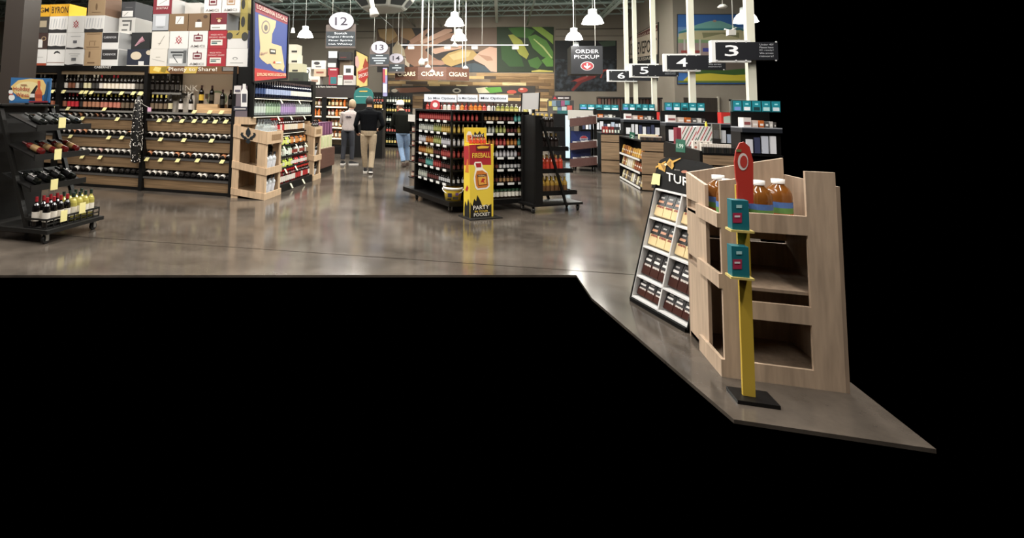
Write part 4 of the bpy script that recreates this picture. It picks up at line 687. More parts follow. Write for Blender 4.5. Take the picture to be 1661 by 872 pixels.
# ================================================================ FINE AND RARE CABINET, far left
PF = ('y', 16.4); a, b = U(500, 130, PF), U(574, 238, PF); t = thing('rare_cabinet', 'dark cabinet wall with lit cream niches under a rare selections header', 'cabinet', (a.x, 16.7, 0))
zt = U(500, 139, PF).z; MB().box(-6.9, b.x, 16.86, 16.9, 0, zt, M('#7a6a55', .6)).build('back_panel', t); MB().box(-6.9, b.x, 16.4, 16.9, zt-.02, zt+.04, blk).build('top', t); MB().box(-6.9, b.x, 16.38, 16.42, zt-.38, zt, M('#2a2220', .5)).build('header', t)
MB().box(-6.9, b.x, 16.3, 16.9, 0, .25, blk).build('plinth', t)
for x0, x1 in ((492, 500), (521.5, 529), (563, 575)): q, r_ = U(x0, 180, PF).x, U(x1, 180, PF).x; MB().box(q, r_, 16.4, 16.86, 0, zt-.38, blk).build('post', t)
mb = MB(); textp(mb, ('y', 16.38), 'Fine & Rare Selections', 508, 141.8, 546, 142.2, 3, M('#d8d4cc', .5)); mb.build('print', t, fix=False)
NICHE = [(U(500, 180, PF).x, U(521.5, 180, PF).x), (U(529, 180, PF).x, U(563, 180, PF).x)]
for z in (.5, .85, 1.2, 1.52, 1.83):
    MB().box(-6.5, b.x-.1, 16.42, 16.86, z-.03, z, M('#e2d3b4', .6)).build('shelf', t)
    MB().box(-6.4, b.x-.2, 16.46, 16.49, z-.045, z-.031, M('#fff0d0', .5, emit=5)).build('shelf_light', t)
    for k in range(16):
        x = (NICHE[0][0]+.06+k*(NICHE[0][1]-NICHE[0][0]-.12)/5) if k < 6 else (NICHE[1][0]+.06+(k-6)*(NICHE[1][1]-NICHE[1][0]-.12)/9); yk = 16.53+.11*(k % 2); d, g, l, c = random.choice((('amber whiskey bottle', '#8a4a1c', '#d8c8a0', '#2a1a12'), ('dark red bottle', '#5a1a20', '#d8cfc6', '#241412'), ('black bottle', '#1c1816', '#c9b58a', '#1a1614'), ('orange boxed bottle', '#c9652a', '#d87a3a', '#3a1c10'), ('white-labelled bottle', '#4a2a1c', '#e6e0d6', '#1c1614')))
        inst(bottle('spirit', g, l, c), 'whiskey_bottle', (x, yk, z), 0, 0, d+' in a lit niche of the rare cabinet', 'bottle', d+'s in the rare cabinet', .95)
STK = []
def far_box(px, Y, col, desc, items=(), dep=.35, tz=None):
    pl = ('y', Y); a, b = U(px[0], px[3], pl), U(px[2], px[1], pl)
    zb = tz if tz is not None else a.z
    under = [q[2] for q in STK if abs(q[3]-Y) < .1 and min(q[1], b.x)-max(q[0], a.x) > .06 and q[2] < b.z-.08]
    if tz is None and under: zb = max(under)      # sits on the highest carton below it
    STK.append((a.x, b.x, b.z, Y))
    t = thing('stacked_carton', desc, 'carton', ((a.x+b.x)/2, Y, zb)); MB().box(a.x, b.x-.005, Y, Y+dep, zb, b.z, M(col, .7)).build('box', t)
    if items: mb = MB(); paint(mb, pl, items, .003, .003); mb.build('print', t, fix=False)
ZT = zt+.04
yb0 = 138
for px, col, d, its in (((497, 124, 519, 138), '#cfcbc2', 'white carton with round stamp, bottom row above the rare cabinet', [('#8a8884', oval(498, 131, 6, 4.5)), ('#cfcbc2', oval(498, 131, 4, 3)), ('#9a7a6a', rect(505, 129, 516, 133))]), ((533, 122, 547, 138), '#93303a', 'red carton with a teal label above the rare cabinet', [('#2f6a70', rect(536, 125, 546, 136))]), ((547.5, 122, 556, 138), '#c6c4ba', 'slim cream carton above the rare cabinet', [('#6a8a84', rect(549, 124, 555, 125.5))]), ((557, 122, 573, 138), '#b9b2ac', 'pale carton with maroon band above the rare cabinet', [('#7a2a34', rect(557, 122, 573, 129)), ('#7c7672', rect(559, 132, 571, 133.5))])):
    far_box(px, 16.45, col, d, its, tz=ZT)
for px, col, d, its in (((490, 109, 504, 123.8), '#d2cfc8', 'white carton with a dark oval, second row', [('#4a4c52', oval(497, 116, 5, 4.5)), ('#d2cfc8', oval(497, 116, 3.6, 3))]), ((509, 112, 529, 123.8), '#b9a58c', 'tan carton with red script, second row', [('#8a4a3c', rect(513, 116, 525, 119))]), ((532, 110, 548, 121.8), '#8e2430', 'deep red carton above the teal label', [('#d8b0b0', rect(535, 112, 546, 114))]), ((557, 106, 572, 121.8), '#d0ccc8', 'white carton with a black landscape print', [('#3a3a3c', rect(561, 111, 569, 118))])):
    far_box(px, 16.45 if px[0] == 557 else 16.47, col, d+' above the rare cabinet', its, .18 if px[0] == 557 else .35)
far_box((550.6, 98, 568, 121.8), 16.64, '#6a5a48', 'tall brown carton wedged behind the landscape print carton above the rare cabinet', [], .2, STK[2][2])
for px, col, d, its in (((505, 98, 529, 111.8), '#cdc9c2', 'white carton with a dark oval, top of the left pile', [('#3a3638', oval(514, 102.5, 5, 2.5)), ('#6a6668', rect(512, 107, 521, 109))]), ((531, 82, 547, 109.8), '#2e2b2b', 'tall black carton with white label', [('#d6d4d0', rect(533, 83, 547, 94)), ('#c9c6c0', rect(532, 102, 545, 109))]), ((549, 84, 569, 97.8), '#262322', 'black carton with red stripe, topmost', [('#5a2422', rect(552, 92, 562, 94))])):
    far_box(px, 16.49, col, d+' above the rare cabinet', its, tz=U(560, 98, ('y', 16.64)).z if px[0] == 549 else None)
for x, y, c, d in ((469, 117, '#3a3f35', 'dark green'), (468, 103, '#bdb89a', 'yellow-edged'), (467, 88, '#cfc8b4', 'white'), (467, 72, '#c9c2b0', 'cream')): far_box((x, y, x+(15, 16, 22, 24)[(72, 88, 103, 117).index(y)], y+14.2), 12.2, c, d+' carton in the tall pile behind the local poster', [('#2e2c2a', rect(x+6, y+10, x+15, y+13))])
p = U(467, 131.2, ('y', 12.2)); tag(MB().box(p.x-.3, p.x+.6, 12.2, 12.6, 0, p.z, blk).build('pallet_shelf', org=(p.x, 12.3, 0)), 'black shelf unit carrying the carton pile behind the local poster', 'shelving')
# louisiana specials sign, teal arch sign, far wine shelves
PX = ('x', -4.75); sp = thing('specials_sign', 'tall yellow specials poster with a red state-shaped banner', 'sign', (-4.75, 17.6, 0))
c = [U(577, 143, PX), U(597.5, 140, PX), U(597.5, 91, PX), U(577, 81, PX)]; MB().prism(c, (-.03, 0, 0), blk).build('panel', sp); MB().box(-4.84, -4.775, c[0].y+.01, c[0].y+.13, 0, c[3].z, blk).build('post', sp)
mb = MB(); paint(mb, PX, [('#dcc07a', [(578, 142), (596, 139), (596, 92), (578, 83)]), ('#caa09c', [(576, 92), (580, 90), (583, 104), (580, 112), (576, 106)]), ('#b5322c', [(580, 116), (596, 106), (597, 124), (590, 135), (581, 128)]), ('#a0402c', [(588, 108), (592, 94), (597, 104), (596, 118)])], .003, .003); textp(mb, PX, 'SPECIALS', 580.5, 127, 596, 122, 6, M('#f0e6dc', .5), .02); textp(mb, PX, 'LOUISIANA', 582, 117, 596, 111, 3, M('#f0c8c0', .5), .02); mb.build('print', sp, fix=False)
ta = thing('teal_arch_sign', 'teal arched header sign above the far spirits rack', 'sign', U(590, 160, ('y', 15.4))); q = ('y', 15.4)
arch = [(574, 168), (605, 168), (605, 152), (602, 146), (596, 142.5), (589, 141.5), (581, 143), (576, 147), (574, 153)]
MB().prism([U(x, y, q) for x, y in arch], (0, .06, 0), M('#1f6a66', .5)).build('panel', ta); mb = MB(); paint(mb, q, [('#c9a24a', rect(583, 147, 596, 149)), ('#8fb8b0', rect(577, 156, 602, 157))], .004); mb.build('print', ta, fix=False)
a = U(589, 168, q); MB().box(a.x-.3, a.x+.3, 15.41, 15.8, 0, a.z+.01, blk).build('rack_body', ta)
MB().box(a.x+.3, a.x+.62, 15.41, 15.8, 0, 1.45, blk).build('side_shelf', ta)
for k in range(5):
    for z in (.5, .9): inst(bottle('wine', '#1c1512', '#c9a25a', '#1a1412'), 'wine_bottle', (a.x+.36+.09*(k % 3)+.045*(k//3), 15.47+.11*(k//3), 1.45), 0, 0, 'dark bottle with gold label beside the teal arch rack', 'bottle', 'bottles beside the teal arch rack') if z == .5 else None
ws_ = thing('far_wine_shelf', 'dark far wine shelf full of bottles behind the walking customers', 'shelving', U(632, 238, ('z', 0))); q = ORG[ws_.name]
MB().box(q.x-.75, q.x+.85, q.y+.1, q.y+.14, 0, 2.1, blk).build('back_panel', ws_)
for z in (.12, .55, .95, 1.32, 1.68):
    MB().box(q.x-.75, q.x+.85, q.y-.3, q.y+.1, z-.03, z, blk).build('shelf', ws_)
    for k in range(15): lc, d = (('#d8d8cc', 'white'), ('#c9b26a', 'gold'), ('#b8584c', 'red'))[(k//5+int(z*3)) % 3]; inst(bottle('wine', '#12201a', lc, '#14221c'), 'wine_bottle', (q.x-.7+.105*k, q.y-.2, z), 0, 0, 'green wine bottle with %s label on the far wine shelf' % d, 'bottle', 'bottles on the far wine shelf')
pp = thing('narrow_poster', 'narrow blue and pink bottle poster at the far shelf end', 'poster', U(624, 157, ('y', q.y-.45))); q2 = ('y', q.y-.45)
MB().prism([U(x, y, q2) for x, y in rect(620, 109, 629, 157)], (0, .04, 0), blk).build('panel', pp); mb = MB(); paint(mb, q2, [('#8a86b0', rect(621, 110, 628.2, 156)), ('#9a3a4a', rect(621, 112, 625, 134)), ('#d8b070', rect(625, 112, 628, 122)), ('#d8d4e0', rect(621.5, 136, 627.5, 150))], .004, .004); mb.build('print', pp, fix=False)
a = U(624, 157, q2); MB().box(a.x-.04, a.x+.04, q.y-.45, q.y-.39, 0, a.z+.02, blk).build('post', pp)
# ================================================================ PEOPLE
def ring_tube(path, n=14):          # path: (centre, rx, ry, [dir u, v])
    vs, fs = [], []
    for c, rx, ry in path:
        for i in range(n): th = 2*math.pi*i/n; vs.append(Vector(c)+Vector((math.cos(th)*rx, math.sin(th)*ry, 0)))
    for j in range(len(path)-1): fs += [(j*n+i, j*n+(i+1) % n, (j+1)*n+(i+1) % n, (j+1)*n+i) for i in range(n)]
    fs += [tuple(range(n))[::-1], tuple(range((len(path)-1)*n, len(path)*n))]
    return vs, fs
def limb(pts, n=12):                # pts: (centre, r); rings across the local direction
    vs, fs = [], []; m = len(pts)
    for j, (c, r) in enumerate(pts):
        a = Vector(pts[max(0, j-1)][0]); b = Vector(pts[min(m-1, j+1)][0]); d = (b-a).normalized(); q = Vector((1, 0, 0)) if abs(d.x) < .8 else Vector((0, 1, 0)); u = d.cross(q).normalized(); v = d.cross(u)
        for i in range(n): th = 2*math.pi*i/n; vs.append(Vector(c)+u*math.cos(th)*r+v*math.sin(th)*r)
    for j in range(m-1): fs += [(j*n+i, j*n+(i+1) % n, (j+1)*n+(i+1) % n, (j+1)*n+i) for i in range(n)]
    fs += [tuple(range(n))[::-1], tuple(range((m-1)*n, m*n))]
    return vs, fs
def ball(c, r, n=12):
    c = Vector(c); P = [(math.cos(math.pi*(k/8-.5)), math.sin(math.pi*(k/8-.5))) for k in range(9)]
    return ring_tube([(c+Vector((0, 0, s*r[2])), max(.002, q*r[0]), max(.002, q*r[1])) for q, s in P], n)
def person(name, label, loc, rz, S, mats, tor, head, arms, legs, shoes, sc=1.0):
    X = Matrix.Translation(Vector(loc)) @ Matrix.Rotation(rz, 4, 'Z') @ Matrix.Scale(sc, 4); mb = MB(); dm = M('#888888')
    add = lambda vf: mb.add(vf[0], vf[1], dm)
    add(ring_tube(tor)); h = Vector(head[0]); hd = head[1]
    add(limb([((tor[-1][0][0], tor[-1][0][1], tor[-1][0][2]-.05), .065), (h+Vector((0, 0, -.06)), .055)]))
    add(ball(h, (.076, .095, .118))); add(ball(h+hd*.05+Vector((0, 0, -.055)), (.055, .06, .06)))      # skull, jaw
    add(ball(h+hd*.1+Vector((0, 0, -.015)), (.016, .022, .026)))                                        # nose
    sd = Vector((hd.y, -hd.x, 0))
    for s in (-1, 1): add(ball(h+sd*s*.079+Vector((0, 0, -.01)), (.014, .022, .034)))                   # ears
    add(ball(h+hd*.095+Vector((0, 0, -.07)), (.026, .014, .01)))                                        # lips
    hands = []
    for sh, el, wr, fd in arms:
        sh, el, wr = Vector(sh), Vector(el), Vector(wr); fd = Vector(fd).normalized(); add(limb([(sh, S['arm']), (sh.lerp(el, .5), S['arm']*.95), (el, S['arm']*.82), (el.lerp(wr, .5), S['arm']*.72), (wr, S['arm']*.55)])); add(ball(sh, (S['arm']*1.1,)*3))
        hands.append(wr+fd*.08); sdv = fd.cross(Vector((0, 0, 1))); sdv = sdv.normalized() if sdv.length > .1 else Vector((1, 0, 0)); dn = fd.cross(sdv)
        add(limb([(wr, .028), (wr+fd*.05, .036), (wr+fd*.09, .034)]))
        for k in range(4): b = wr+fd*.085+sdv*(.027-.018*k); L = (.07, .08, .075, .058)[k]; add(limb([(b, .0095), (b+fd*L*.55, .009), (b+fd*L*.85+dn*.022, .0075)], 8))
        b = wr+fd*.03+sdv*.03; add(limb([(b, .011), (b+fd*.03+sdv*.025, .0105), (b+fd*.065+sdv*.028+dn*.012, .009)], 8))
    for hp, kn, an in legs: hp, kn, an = Vector(hp), Vector(kn), Vector(an); add(limb([(hp, S['leg']), (hp.lerp(kn, .4), S['leg']*.97), (kn, S['leg']*.74), (kn.lerp(an, .4), S['leg']*.7), (an+Vector((0, 0, .03)), S['leg']*.62)]))
    me = mb.mesh('body'); tmp = bpy.data.objects.new('tmp', me); COL.objects.link(tmp); md = tmp.modifiers.new('r', 'REMESH'); md.mode = 'VOXEL'; md.voxel_size = .0085; md.use_smooth_shade = True; m2 = tmp.modifiers.new('s', 'SMOOTH'); m2.iterations = 3; m2.factor = .4
    out = bpy.data.meshes.new_from_object(tmp.evaluated_get(bpy.context.evaluated_depsgraph_get())); bpy.data.objects.remove(tmp)
    out.materials.clear(); [out.materials.append(m) for m in mats]           # skin, top, trousers
    zn = h.z-.125
    idx = []
    for p in out.polygons:
        c = p.center
        if c.z > zn and (c-h).length < .2: k = 0
        elif any((c-q).length < .085 for q in hands): k = 0
        elif c.z < S['waist'] and not any((c-Vector(a[1])).length < .16 or (c-Vector(a[2])).length < .14 for a in arms): k = 2
        else: k = 1
        idx.append(k)
    out.polygons.foreach_set('material_index', idx); out.update()
    root = thing('person', label, 'person', loc); root.rotation_euler = (0, 0, rz); root.scale = (sc, sc, sc)
    def kid(n, me, mat=None):
        o = bpy.data.objects.new(n, me); COL.objects.link(o); o.parent = root
        if mat: me.materials.clear(); me.materials.append(mat)
        return o
    kid('body', out)
    for an, fd, m, sole in shoes:
        an = Vector(an); fd = Vector(fd).normalized(); s = MB(); up_ = Vector((0, 0, 1)); sv = fd.cross(up_).normalized(); u2 = sv.cross(fd)
        sec = [(-.075, .036, .085), (-.03, .042, .1), (.06, .045, .075), (.13, .046, .055), (.185, .03, .04)]
        for z0, z1, mm, ex in ((-.0, .028, sole, .004), (.028, 1, m, 0)):
            vs = []; 
            for a, w_, hh in sec:
                za, zb = z0, (z1 if z1 < 1 else hh); vs += [an+fd*a-sv*(w_+ex)+u2*za, an+fd*a+sv*(w_+ex)+u2*za, an+fd*a+sv*(w_*(.85 if z1 == 1 else 1)+ex)+u2*zb, an+fd*a-sv*(w_*(.85 if z1 == 1 else 1)+ex)+u2*zb]
            fs = []
            for j in range(4): fs += [(j*4+i, j*4+(i+1) % 4, j*4+4+(i+1) % 4, j*4+4+i) for i in range(4)]
            s.add(vs, fs+[(3, 2, 1, 0), (16, 17, 18, 19)], mm)
        kid('shoe', s.mesh('shoe'))
    for s in (-1, 1):
        e = MB(); v, f_ = ball(h+hd*.088+sd*s*.032+Vector((0, 0, .012)), (.012, .01, .009), 8); e.add(v, f_, M('#e8e4de', .3)); v, f_ = ball(h+hd*.096+sd*s*.032+Vector((0, 0, .012)), (.005, .005, .005), 8); e.add(v, f_, M('#2a2018', .3)); kid('eye', e.mesh('eye'))
    return root, h, hd, kid
def hair_shell(h, hd, mat, r, low, front=.04, jag=.0):       # cap of hair, open over the face
    mb = MB(); n, m = 28, 12; vs = []
    for j in range(m+1):
        ph = math.pi*j/m*low
        for i in range(n):
            th = 2*math.pi*i/n; d = Vector((math.sin(ph)*math.cos(th), math.sin(ph)*math.sin(th), math.cos(ph))); fr = d.dot(hd)
            if fr > front*10 and d.z < .55: d = Vector((d.x, d.y, .55)).normalized()
            k = 1+random.uniform(-jag, jag); vs.append(h+Vector((d.x*r[0]*k, d.y*r[1]*k, d.z*r[2]*k))-hd*.008)
    mb.add(vs, [(j*n+i, j*n+(i+1) % n, (j+1)*n+(i+1) % n, (j+1)*n+i) for j in range(m) for i in range(n)], mat, True); return mb.mesh('hair')
random.seed(4)
skin = M('#b98a70', .5)
# man in the dark sweater, walking away, back to the camera
T = [((0, 0, .86), .15, .12), ((0, 0, .94), .185, .135), ((0, 0, 1.02), .19, .14), ((0, .01, 1.12), .195, .14), ((0, .02, 1.25), .21, .145), ((0, .02, 1.36), .225, .14), ((0, .02, 1.43), .2, .115), ((0, .03, 1.48), .1, .08), ((0, .035, 1.53), .07, .065)]
m_, h, hd, kid = person('person', 'person in a black sweater and khaki trousers walking away down the aisle', (-2.99, 11.95, 0), math.radians(12), dict(arm=.066, leg=.1, waist=.985), [skin, M('#07080b', .85, kind='knit'), M('#a8967c', .8, kind='heather')], T, ((.0, .06, 1.655), Vector((0, 1, 0))),
    [((-.235, .02, 1.37), (-.31, -.02, 1.1), (-.27, .16, .92), (.1, .9, -.4)), ((.235, .02, 1.37), (.335, -.04, 1.12), (.24, .16, 1.0), (-.5, .8, -.1))], [((-.095, 0, .9), (-.1, .1, .5), (-.07, .2, .1)), ((.095, 0, .9), (.09, .03, .5), (.07, -.06, .1))],
    [((-.07, .2, .0), (0, 1, 0), M('#1c1b1d', .6), M('#d8d4cc', .6)), ((.07, -.1, .025), (0, 1, -.12), M('#1c1b1d', .6), M('#e6e2da', .6))])
kid('hair', hair_shell(h, hd, M('#15110f', .6), (.09, .108, .132), .62)); c_ = MB(); c_.lathe([(.085, 1.475), (.078, 1.53), (.072, 1.535)], M('#07080b', .85), (0, .035, 0), 16); kid('collar', c_.mesh('collar'))
# woman in the grey top beside him
T = [((0, 0, .86), .14, .12), ((0, 0, .93), .17, .13), ((.01, 0, 1.02), .165, .125), ((.02, 0, 1.12), .16, .12), ((.03, .01, 1.24), .175, .125), ((.04, .01, 1.33), .185, .115), ((.05, .02, 1.39), .15, .095), ((.06, .03, 1.43), .07, .065), ((.07, .03, 1.48), .055, .055)]
m_, h, hd, kid = person('person', 'person with short blond hair, grey printed top and dark jeans facing the shelves', (-3.95, 13.5, 0), math.radians(10), dict(arm=.052, leg=.092, waist=.9), [skin, M('#a89c98', .85, kind='heather'), M('#2a2c33', .8, kind='heather')], T, ((.1, .05, 1.585), Vector((.35, .94, 0)).normalized()),
    [((-.16, .02, 1.33), (-.2, .06, 1.08), (-.1, .24, 1.0), (.5, .8, .1)), ((.23, .02, 1.33), (.27, .05, 1.08), (.16, .24, 1.02), (-.5, .8, .1))], [((-.085, 0, .88), (-.1, .02, .48), (-.12, 0, .1)), ((.085, 0, .88), (.12, .03, .48), (.12, .02, .1))],
    [((-.12, 0, 0), (.15, 1, 0), M('#1a191b', .6), M('#cfcac4', .6)), ((.12, .02, 0), (.95, .35, 0), M('#1a191b', .6), M('#cfcac4', .6))])
kid('hair', hair_shell(h, hd, M('#9a8468', .6, kind='heather'), (.1, .118, .14), .68, jag=.03))
pr = MB()
for k in range(5): q = Vector((.02+.03*(k-2), -.128, 1.235+(.012 if k % 2 else 0))); pr.lathe([(0, 0), (.02, .002), (.02, .03), (0, .032)], M('#4a434a', .8), q, 8)
tag(kid('shirt_print', pr.mesh('shirt_print')), 'dark printed motif across the back')
# person in a white cap and dark jacket
T = [((0, 0, .84), .16, .13), ((0, 0, .9), .2, .15), ((0, 0, 1.0), .205, .155), ((-.01, 0, 1.12), .205, .155), ((-.02, .01, 1.25), .21, .15), ((-.02, .02, 1.35), .215, .14), ((-.03, .03, 1.41), .17, .11), ((-.04, .04, 1.46), .09, .08), ((-.05, .05, 1.5), .065, .065)]
m_, h, hd, kid = person('person', 'person in a white cap, dark green jacket and light blue jeans walking away', (-2.5, 13.7, 0), math.radians(14), dict(arm=.068, leg=.098, waist=.87), [skin, M('#10110d', .85, kind='knit'), M('#7f97b5', .85, kind='heather')], T, ((-.08, .09, 1.6), Vector((-.85, .52, 0)).normalized()),
    [((-.22, .02, 1.34), (-.3, .04, 1.08), (-.2, .22, .98), (.6, .75, -.1)), ((.2, .02, 1.34), (.27, -.02, 1.06), (.2, .14, .9), (-.2, .9, -.3))], [((-.09, 0, .86), (-.04, .04, .48), (.02, -.08, .11)), ((.09, 0, .86), (.13, .14, .5), (.15, .2, .12))],
    [((.02, -.1, .015), (.3, 1, -.05), M('#4a3a30', .6), M('#3a2c24', .6)), ((.15, .22, 0), (.2, 1, 0), M('#4a3a30', .6), M('#3a2c24', .6))], .99)
kid('hair', hair_shell(h, hd, M('#4a3c30', .6), (.085, .1, .124), .6))
cp = MB(); cp.lathe([(.104, .02), (.106, .06), (.095, .11), (.06, .145), (0, .152)], M('#e6e2da', .7), h, 20, 1, 1.05); b0 = h+hd*.09+Vector((0, 0, .025)); sd = Vector((hd.y, -hd.x, 0))
cp.prism([b0-sd*.085, b0-sd*.08+hd*.05, b0-sd*.04+hd*.1, b0+sd*.04+hd*.1, b0+sd*.08+hd*.05, b0+sd*.085], (0, 0, .012), M('#dcd8d0', .7)); kid('cap', cp.mesh('cap'))
# ================================================================ MINI BOTTLE GONDOLA (turned fixture on wheels)
E1, E2 = Vector((.807, .59, 0)), Vector((-.59, .807, 0)); K = Vector((-.72, 8.0, 0)); W_, L_ = 1.44, 1.2
def frame(o): return Matrix(((E1.x, E2.x, 0, o.x), (E1.y, E2.y, 0, o.y), (0, 0, 1, o.z), (0, 0, 0, 1)))
XK = frame(K); G = lambda: MB(XK); gl = M('#0c0b0b', .45, spec=.25); PRt = (K, -E2); PLt = (K, -E1)
t = thing('mini_gondola', 'black four-sided gondola of miniature bottles on wheels', 'shelving', (-.3, 8.7, 0)); MG = t
G().box(.3, W_-.03, .3, L_-.03, .17, 1.5, gl).build('core', t); G().box(-.06, W_+.03, -.06, L_+.3, .1, .17, gl).build('base_deck', t); G().box(0, W_, 0, L_, 1.49, 1.52, gl).build('top', t)
G().box(W_-.03, W_, .0, L_, .17, 1.49, gl).build('end_panel', t); G().box(.54, .57, 0, .3, .17, 1.49, gl).build('divider', t); G().box(0, .3, L_-.03, L_, .17, 1.49, gl).build('end_panel', t); G().box(0, .03, .0, .03, .4, 1.49, gl).build('corner_post', t)
for a_, b_ in ((.03, .06), (.03, L_-.05), (W_-.1, .06), (W_-.1, L_-.05)): p = XK @ Vector((a_, b_, 0)); caster(t, p.x, p.y)
zl = [U(710, y, PLt).z for y in (195, 214, 234, 252, 271, 293)]; zr = [U(830, y, PRt).z for y in (197, 216, 236, 255, 275, 297)]; zl = zr = [(p+q)/2 for p, q in zip(zl, zr)]      # shelves meet level at the corner
wtag = M('#dcdcd8', .5)
for z in zl:
    G().box(0, .3, 0, L_-.03, z-.02, z, gl).build('shelf', t)
    for k in range(5): b_ = .18+.2*k; G().box(-.012, -.006, b_-.05, b_+.05, z-.03, z+.005, wtag).build('price_tag', t)
for z in zr:
    G().box(.3, W_-.03, 0, .3, z-.02, z, gl).build('shelf', t)
    for k in range(4): a_ = .68+.2*k; G().box(a_-.06, a_+.06, -.012, -.006, z-.03, z+.005, wtag).build('price_tag', t)
random.seed(21)
PAL = {'red': ('#7a2628', '#a84a44', '#4a1416'), 'clear': ('#8d918a', '#b4b6aa', '#3a3c38'), 'green': ('#6f743c', '#a5a866', '#b8b8a0'), 'orange': ('#7a4420', '#b0763a', '#2a1810'), 'dark': ('#1c1412', '#5a2a26', '#120e0c'), 'white': ('#8a888c', '#c2c0c4', '#24222a'), 'brown': ('#2e1c12', '#9a7850', '#1a120e'), 'teal': ('#3a7a74', '#62a49c', '#c2cac6'), 'yellow': ('#8a7030', '#bfa455', '#cfc8b0'), 'blackw': ('#141314', '#c2c2c2', '#121112')}
def minirow(mtx, face, z, cols, place, n, u0, u1, kind='mini', sc=1.0):
    for k in range(n):
        cn = cols[min(len(cols)-1, int(k*len(cols)/n))]; g, l, c = PAL[cn]; u = u0+(u1-u0)*k/(n-1)
        for r in range(1):
            lp = Vector((u, .055, z)) if face == 'r' else Vector((.055, u, z)); p = mtx @ lp
            inst(bottle(kind, M(g, .15, spec=.6), l, c, 8), 'mini_bottle', p, 0, 0, 'miniature %s bottle %s' % (cn if cn != 'blackw' else 'black and white', place), 'bottle', 'mini bottles '+place, sc)
rows_l = [['red'], ['clear', 'clear', 'green', 'yellow'], ['white', 'orange', 'green', 'white'], ['orange', 'yellow', 'dark', 'red'], ['dark', 'teal', 'red', 'dark'], ['clear', 'dark', 'blackw']]
nm = ('first', 'second', 'third', 'fourth', 'fifth', 'sixth')
for i, z in enumerate(zl): minirow(XK, 'l', z, rows_l[i][::-1], 'on the %s shelf of the turned gondola, bucket side' % nm[i], 17, .1, L_-.09, sc=(1.08, 1.08, 1.3))
rows_r = [['brown', 'dark', 'teal'], ['clear', 'green', 'dark', 'yellow'], ['orange', 'red', 'orange', 'teal'], ['blackw', 'white', 'white', 'dark'], ['dark', 'blackw', 'blackw'], ['dark', 'brown', 'dark']]
for i, z in enumerate(zr):
    minirow(XK, 'r', z, rows_r[i], 'on the %s shelf beside the flame stand' % nm[i], 11, .64, W_-.09, sc=(1.3, 1.3, 1.28))
    minirow(XK, 'r', z, [rows_l[i][-1]], 'on the %s shelf behind the flame stand' % nm[i], 6, .08, .48, sc=(1.08, 1.08, 1.3))
for k in range(9):
    p = XK @ Vector((.72+.075*k, .06, .17)); inst(bottle('jar', '#2a2018', '#e2ded2', '#2a4a34'), 'mini_bottle', p, 0, 0, 'short wide bottle with white label on the gondola base deck', 'bottle', 'white-labelled bottles on the base deck', (1.05, 1.05, 1.25))
for zi, z in enumerate((.35, .62, .88, 1.12)):
    G().box(.02, .5, L_, L_+.26, z-.02, z, gl).build('side_shelf', t)
    for k in range(5): p = XK @ Vector((.08+.085*k, L_+.2, z)); inst(bottle('jar', '#8a3a34', '#c9b5a0', '#3a2a24', 8), 'mini_bottle', p, 0, 0, 'small brown-red jar on a far end shelf of the turned gondola', 'bottle', 'jars on the far end shelves', .9)
p = XK @ Vector((.02, L_+.1, 1.35)); tag(MB(XK).box(.0, .02, L_+.01, L_+.27, 1.3, 1.42, M('#cfcbc4', .6)).build('shelf_card', t), 'pale card on the far end')
# bucket on the deck
q = XK @ Vector((.09, .09, .17)); t = thing('party_bucket', 'yellow printed party bucket with white rim and handle on the gondola deck', 'bucket', q); yw = M('#d2b23a', .5, kind='foil')
MB().lathe([(0, 0), (.115, 0), (.135, .15), (.14, .19)], M('#d8b93e', .5), q, 24).build('tub', t); MB().lathe([(.137, .165), (.15, .165), (.15, .2), (.138, .2)], M('#e8e6e0', .4), q, 24).build('rim', t)
mb = MB(); pts = [q+Vector((math.cos(a)*.155, math.sin(a)*.02-.13*math.sin(math.pi*(a/math.pi)), .17-.07*math.sin(a))) for a in [math.pi*k/12 for k in range(13)]]
for a, b in zip(pts, pts[1:]): mb.cyl(a, b, .007, M('#f0eeea', .4), 6)
mb.build('handle', t); mb = MB(); e = (q-CAM); e.z = 0; e.normalize(); sv = Vector((-e.y, e.x, 0))
for k, (dx, w_, z0, z1, c) in enumerate(((-.045, .03, .06, .12, '#2c2a4a'), (.04, .04, .03, .07, '#3a3428'), (-.05, .03, .02, .045, '#3a3428'), (.06, .02, .09, .13, '#6a4a8a'))): o_ = q-e*.13; mb.poly([o_+sv*-(dx-w_)+Vector((0, 0, z0)), o_+sv*-(dx+w_)+Vector((0, 0, z0)), o_+sv*-(dx+w_)+Vector((0, 0, z1))-e*.012, o_+sv*-(dx-w_)+Vector((0, 0, z1))-e*.012], M(c, .5))
mb.build('print', t, fix=False)
# blank white sign on the gondola
a, b = U(845, 150, PRt), U(876, 178, PRt); t = thing('blank_sign', 'blank white sign board in a dark frame on top of the gondola', 'sign', XK @ Vector((1.3, .1, 1.52)))
c = [U(x, y, (K+E2*.1, -E2)) for x, y in ((845, 177.5), (874, 177), (875.5, 150), (846.5, 151.5))]
MB().prism(c, E2*.015, M('#d8d6d4', .5)).build('board', t)
for i, j in ((0, 3), (1, 2)): MB().bar(Vector((c[i].x, c[i].y, 1.52)), c[j], .02, .03, gl).build('frame', t)
